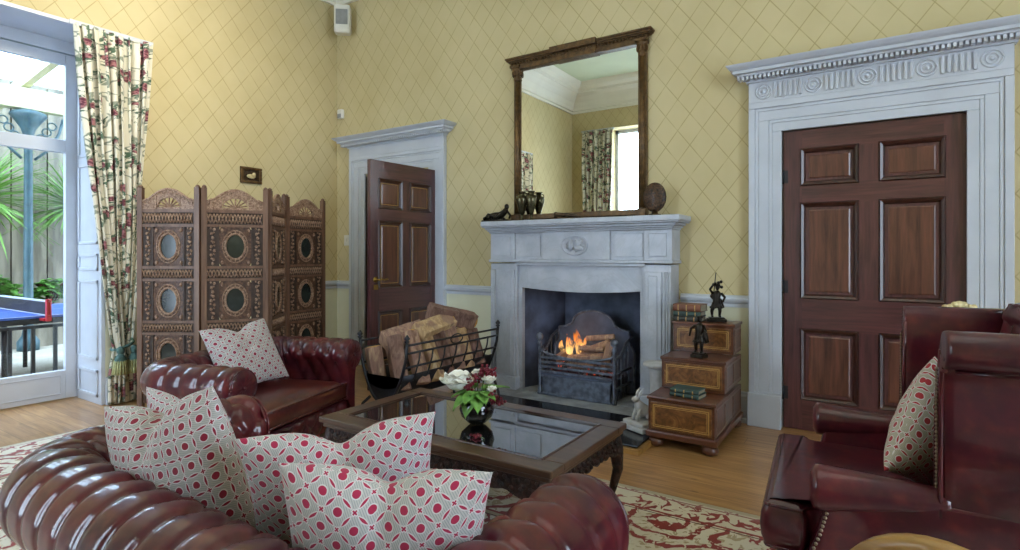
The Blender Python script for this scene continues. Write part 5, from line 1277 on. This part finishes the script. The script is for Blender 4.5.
# ------------------------------------------------------------------ gilt chair behind the wing chair, carved chair in front of it
def show_chair(name, lab, loc, rz, hgt, bw, bz, matf, matu, round_top):
    c = thing(name, lab, 'chair', loc, rz)
    for sx_ in (-1, 1):
        m = MB(); m.tube([(sx_*.22, -.21, 0), (sx_*.215, -.215, .2), (sx_*.225, -.21, .42)], [.014, .017, .026], 10); m.obj('leg', matf, c)
        m = MB(); m.tube([(sx_*.19, .25, 0), (sx_*.19, .22, .2), (sx_*.19, .2, .42)], [.014, .017, .024], 10); m.obj('leg', matf, c)
    m = MB(); m.box(-.25, .25, -.235, .22, .37, .425); m.obj('seat_rail', matf, c, .012)
    m = MB(); m.grid(lambda u, q: Vector((-.23+.46*u, -.22+.43*q, .425+.055*((1-(2*u-1)**4)*(1-(2*q-1)**4))**.5)), 14, 14, True, False); m.obj('seat_pad', matu, c)
    zc = (hgt+bz)/2; rz_ = (hgt-bz)/2; n = 40
    def P(a, k_=1, y=0): 
        ca, sa = math.cos(a), math.sin(a); p = 2.0 if round_top else 3.0; q = (abs(ca)**p+abs(sa)**p)**(-1/p)
        z = zc+rz_*k_*sa*q; return Vector((bw/2*k_*ca*q, .2+(z-.45)*.16+y, z))
    m = MB(); pr = []
    for i in range(n):
        a = 2*PI*i/n; cc = P(a); inn = P(a, .86); 
        d = (inn-cc); pr.append([cc+Vector((0, -.016, 0)), cc+d*.25+Vector((0, -.024, 0)), cc+d*.5+Vector((0, -.018, 0)), cc+d*.7+Vector((0, -.024, 0)), inn+Vector((0, -.012, 0)), inn+Vector((0, .016, 0)), cc+Vector((0, .018, 0))])
    pr.append(pr[0]); m.rings(pr, True, False, True); m.obj('back_frame', matf, c)
    m = MB(); V = []
    m.grid(lambda u, q: P(2*PI*u, .88*q+.001, -.02*(1-q*q)), 32, 6, True, False); m.grid(lambda u, q: P(2*PI*u, .88*q+.001, .008), 32, 6, True, False); m.obj('back_pad', matu, c)
    for sx_ in (-1, 1):
        m = MB(); m.tube([(sx_*.16, .21, .42), (sx_*.15, .2+.16*(bz+.02-.45), bz+.06)], .018, 8); m.obj('back_post', matf, c)
    return c
MT['damask'] = plain('gold_damask', '8C7444', .7, vary=.3, scale=25); MT['brownpad'] = plain('dark_cane', '5A3C20', .6, vary=.3, scale=40)
g = show_chair('gilt_chair', 'gilt carved crest of a chair showing just behind the wing armchair', (.46, 3.20, 0), R(30), .975, .30, .52, 'gilt', 'damask', True)
m = MB()
for i in range(-4, 5): m.ball((i*.022, .2+.54*.16, .975+.012-.0016*i*i+.006*(i % 2)), (.016, .014, .015), 8, 6)
m.ball((0, .286, .99), (.026, .016, .02)); m.obj('carved_crest', 'gilt', g)
show_chair('carved_chair', 'honey coloured carved oval chair back cut off by the bottom edge of the picture', (.165, 1.265, .012), R(160), .80, .34, .44, 'tanw', 'brownpad', True)

# ------------------------------------------------------------------ garden beyond the french door
m = MB(); m.box(-16, XB-.6, -6, 12, -.14, -.04); struct(m.obj('ground_terrace', 'paving'), 'pale paved terrace outside', 'terrace')
m = MB(); r2 = random.Random(2)
y = -5
while y < 11:
    w_ = r2.uniform(.28, .5); m.box(-11.2+r2.uniform(-.02, .02), -11.1, y, y+w_-.02, -.05, 3.9); y += w_
m.box(-11.3, -11.2, -5, 11, -.05, 3.9)
struct(m.obj('wall_garden', 'oldwall'), 'weathered grey boarded garden wall', 'wall')
pg = thing('pergola', 'cream beamed glazed veranda roof outside on a teal iron column', 'pergola', (-9.5, 2.76, -.04))
m = MB(); m.lathe([(.12, 0), (.12, .12), (.07, .2), (.055, .3), (.045, 2.75), (.06, 2.78), (.05, 2.84), (.08, 2.95), (.15, 3.06), (.2, 3.12), (.19, 3.16), (.1, 3.2)], (0, 0, 0), 20); m.obj('column', 'teal', pg)
m = MB()
for s_ in (-1, 1):
    m.tube([(0, s_*.07, 2.55), (0, s_*.22, 2.7), (0, s_*.34, 2.95), (0, s_*.38, 3.15)], .018, 6)
    for q in range(3): c_ = Vector((0, s_*(.14+.06*q), 2.85+.09*q)); m.tube([c_+Vector((0, .05*math.cos(a), .05*math.sin(a))) for a in [2*PI*i/12 for i in range(13)]], .01, 5)
m.obj('bracket', 'teal', pg)
m = MB(); m.box(-.08, .08, -5, 5, 3.2, 3.48); m.obj('long_beam', 'creamp', pg, .01)
for y in (-3.2, -1.6, 0, 1.6, 3.2):
    m = MB(); m.prism([(-1.6, 3.35), (3.45, 3.95), (3.45, 4.09), (-1.6, 3.49)], y-.045, y+.045, 'y'); m.obj('rafter', 'creamp', pg)
m = MB(); m.prism([(-1.6, 3.50), (3.45, 4.10), (3.45, 4.11), (-1.6, 3.51)], -5, 5, 'y')
MT['rooft'] = glassy('veranda_glass', (.93, .96, .97, 1), .04); m.obj('roof_sheet', 'rooft', pg)
tt = thing('tennis_table', 'blue table tennis table outside the garden door', 'table', (-7.5, 2.075, -.06))
m = MB(); m.box(-.7625, .7625, -1.37, 1.37, .685, .705); m.obj('table_top', 'blue', tt)
m = MB(); 
for a in ((-.7625, -.7425, -1.37, 1.37), (.7425, .7625, -1.37, 1.37), (-.7425, .7425, -1.37, -1.35), (-.7425, .7425, 1.35, 1.37), (-.002, .002, -1.35, 1.35)): m.box(*a, .705, .7065)
m.obj('white_line', 'white', tt)
m = MB(); m.box(-.74, .74, -1.35, 1.35, .63, .685); m.obj('table_frame', 'blackm', tt)
for sx_ in (-1, 1):
    for y in (-1.0, -.25, .25, 1.0):
        m = MB(); m.tube([(sx_*.6, y, 0), (sx_*.6, y, .64)], .022, 8); m.obj('leg', 'blackm', tt)
m = MB(); m.box(-.9, .9, -.003, .003, .72, .84); m.obj('net', 'blackm', tt); m = MB(); m.box(-.9, .9, -.006, .006, .84, .858); m.box(-.9, .9, -.006, .006, .712, .72); m.obj('net_tape', 'white', tt)
for s_ in (-1, 1): m = MB(); m.box(s_*.88-.02, s_*.88+.02, -.02, .02, .66, .87); m.box(s_*.8-.06, s_*.8+.06, -.03, .03, .66, .685) ; m.obj('net_clamp', 'redp', tt, .004)
rl = thing('garden_railing', 'low black railing just outside the garden door', 'railing', (-6.44, 1.27, -.04))
m = MB(); m.box(-.02, .02, -1.3, .86, .60, .63); m.obj('top_rail', 'blackm', rl)
m = MB(); m.box(-.012, .012, -1.3, .86, .05, .07); m.obj('bottom_rail', 'blackm', rl)
for i in range(13):
    y = .80-i*.165
    if y < -1.25: break
    m = MB(); m.box(-.014, .014, y-.014, y+.014, 0, .60); m.obj('baluster', 'blackm', rl)
def spiky(lab, loc, n, L, seed):
    o = thing('cordyline', lab, 'plant', loc, 0, 'spiky garden plants'); rnd = random.Random(seed)
    m = MB(); m.tube([(0, 0, 0), (.03, .02, .9), (0, 0, 1.55)], [.07, .055, .06], 8); m.obj('trunk', 'logb', o)
    m = MB()
    for i in range(n):
        az = rnd.uniform(0, 2*PI); el = rnd.uniform(-.5, 1.4); l = L*rnd.uniform(.7, 1.1)
        leafm(m, (0, 0, 1.55), az, el, l, .022, rnd.uniform(.1, .45))
    lf = m.obj('blades', 'spike', o); return o
spiky('spiky green palm-like plant at the left pane of the garden door', (-10.3, 2.45, .42), 190, 1.0, 4)
spiky('spiky green palm-like plant right of the teal column', (-10.5, 3.62, .42), 170, .9, 5)
def bushy(lab, loc, rx, rz_, n, seed):
    o = thing('shrub', lab, 'shrub', loc, 0, 'leafy shrubs by the garden wall'); rnd = random.Random(seed)
    m = MB()
    for i in range(5): m.tube([(0, 0, 0), (rnd.uniform(-.1, .1), rnd.uniform(-.1, .1), rz_*.5), (rnd.uniform(-.3, .3)*rx, rnd.uniform(-.5, .5)*rx, rz_*.9)], .012, 5)
    m.obj('stem', 'logb', o); m = MB()
    for i in range(n):
        a, b = rnd.uniform(0, 2*PI), rnd.uniform(0, PI/2); r_ = rnd.uniform(.6, 1)
        leafm(m, (rx*.6*r_*math.cos(a)*math.cos(b), rx*r_*math.sin(a)*math.cos(b), rz_*(.15+.85*r_*math.sin(b))), rnd.uniform(0, 6.28), rnd.uniform(-.4, .8), rnd.uniform(.1, .18), .045, .3)
    m.obj('foliage', 'bush', o)
bushy('low leafy green shrub left, behind the table tennis table', (-9.98, 2.55, .42), .35, .5, 260, 1)
bushy('low leafy green shrub at the foot of the teal column', (-10.05, 3.15, .42), .35, .45, 200, 2)
bushy('low leafy green shrub at the right edge of the door glass', (-10.1, 3.95, .42), .4, .5, 220, 3)
m = MB(); m.box(-11.09, -9.75, .6, 5.2, -.04, .42); struct(m.obj('wall_planter', 'oldwall'), 'low raised planting bed', 'planter')
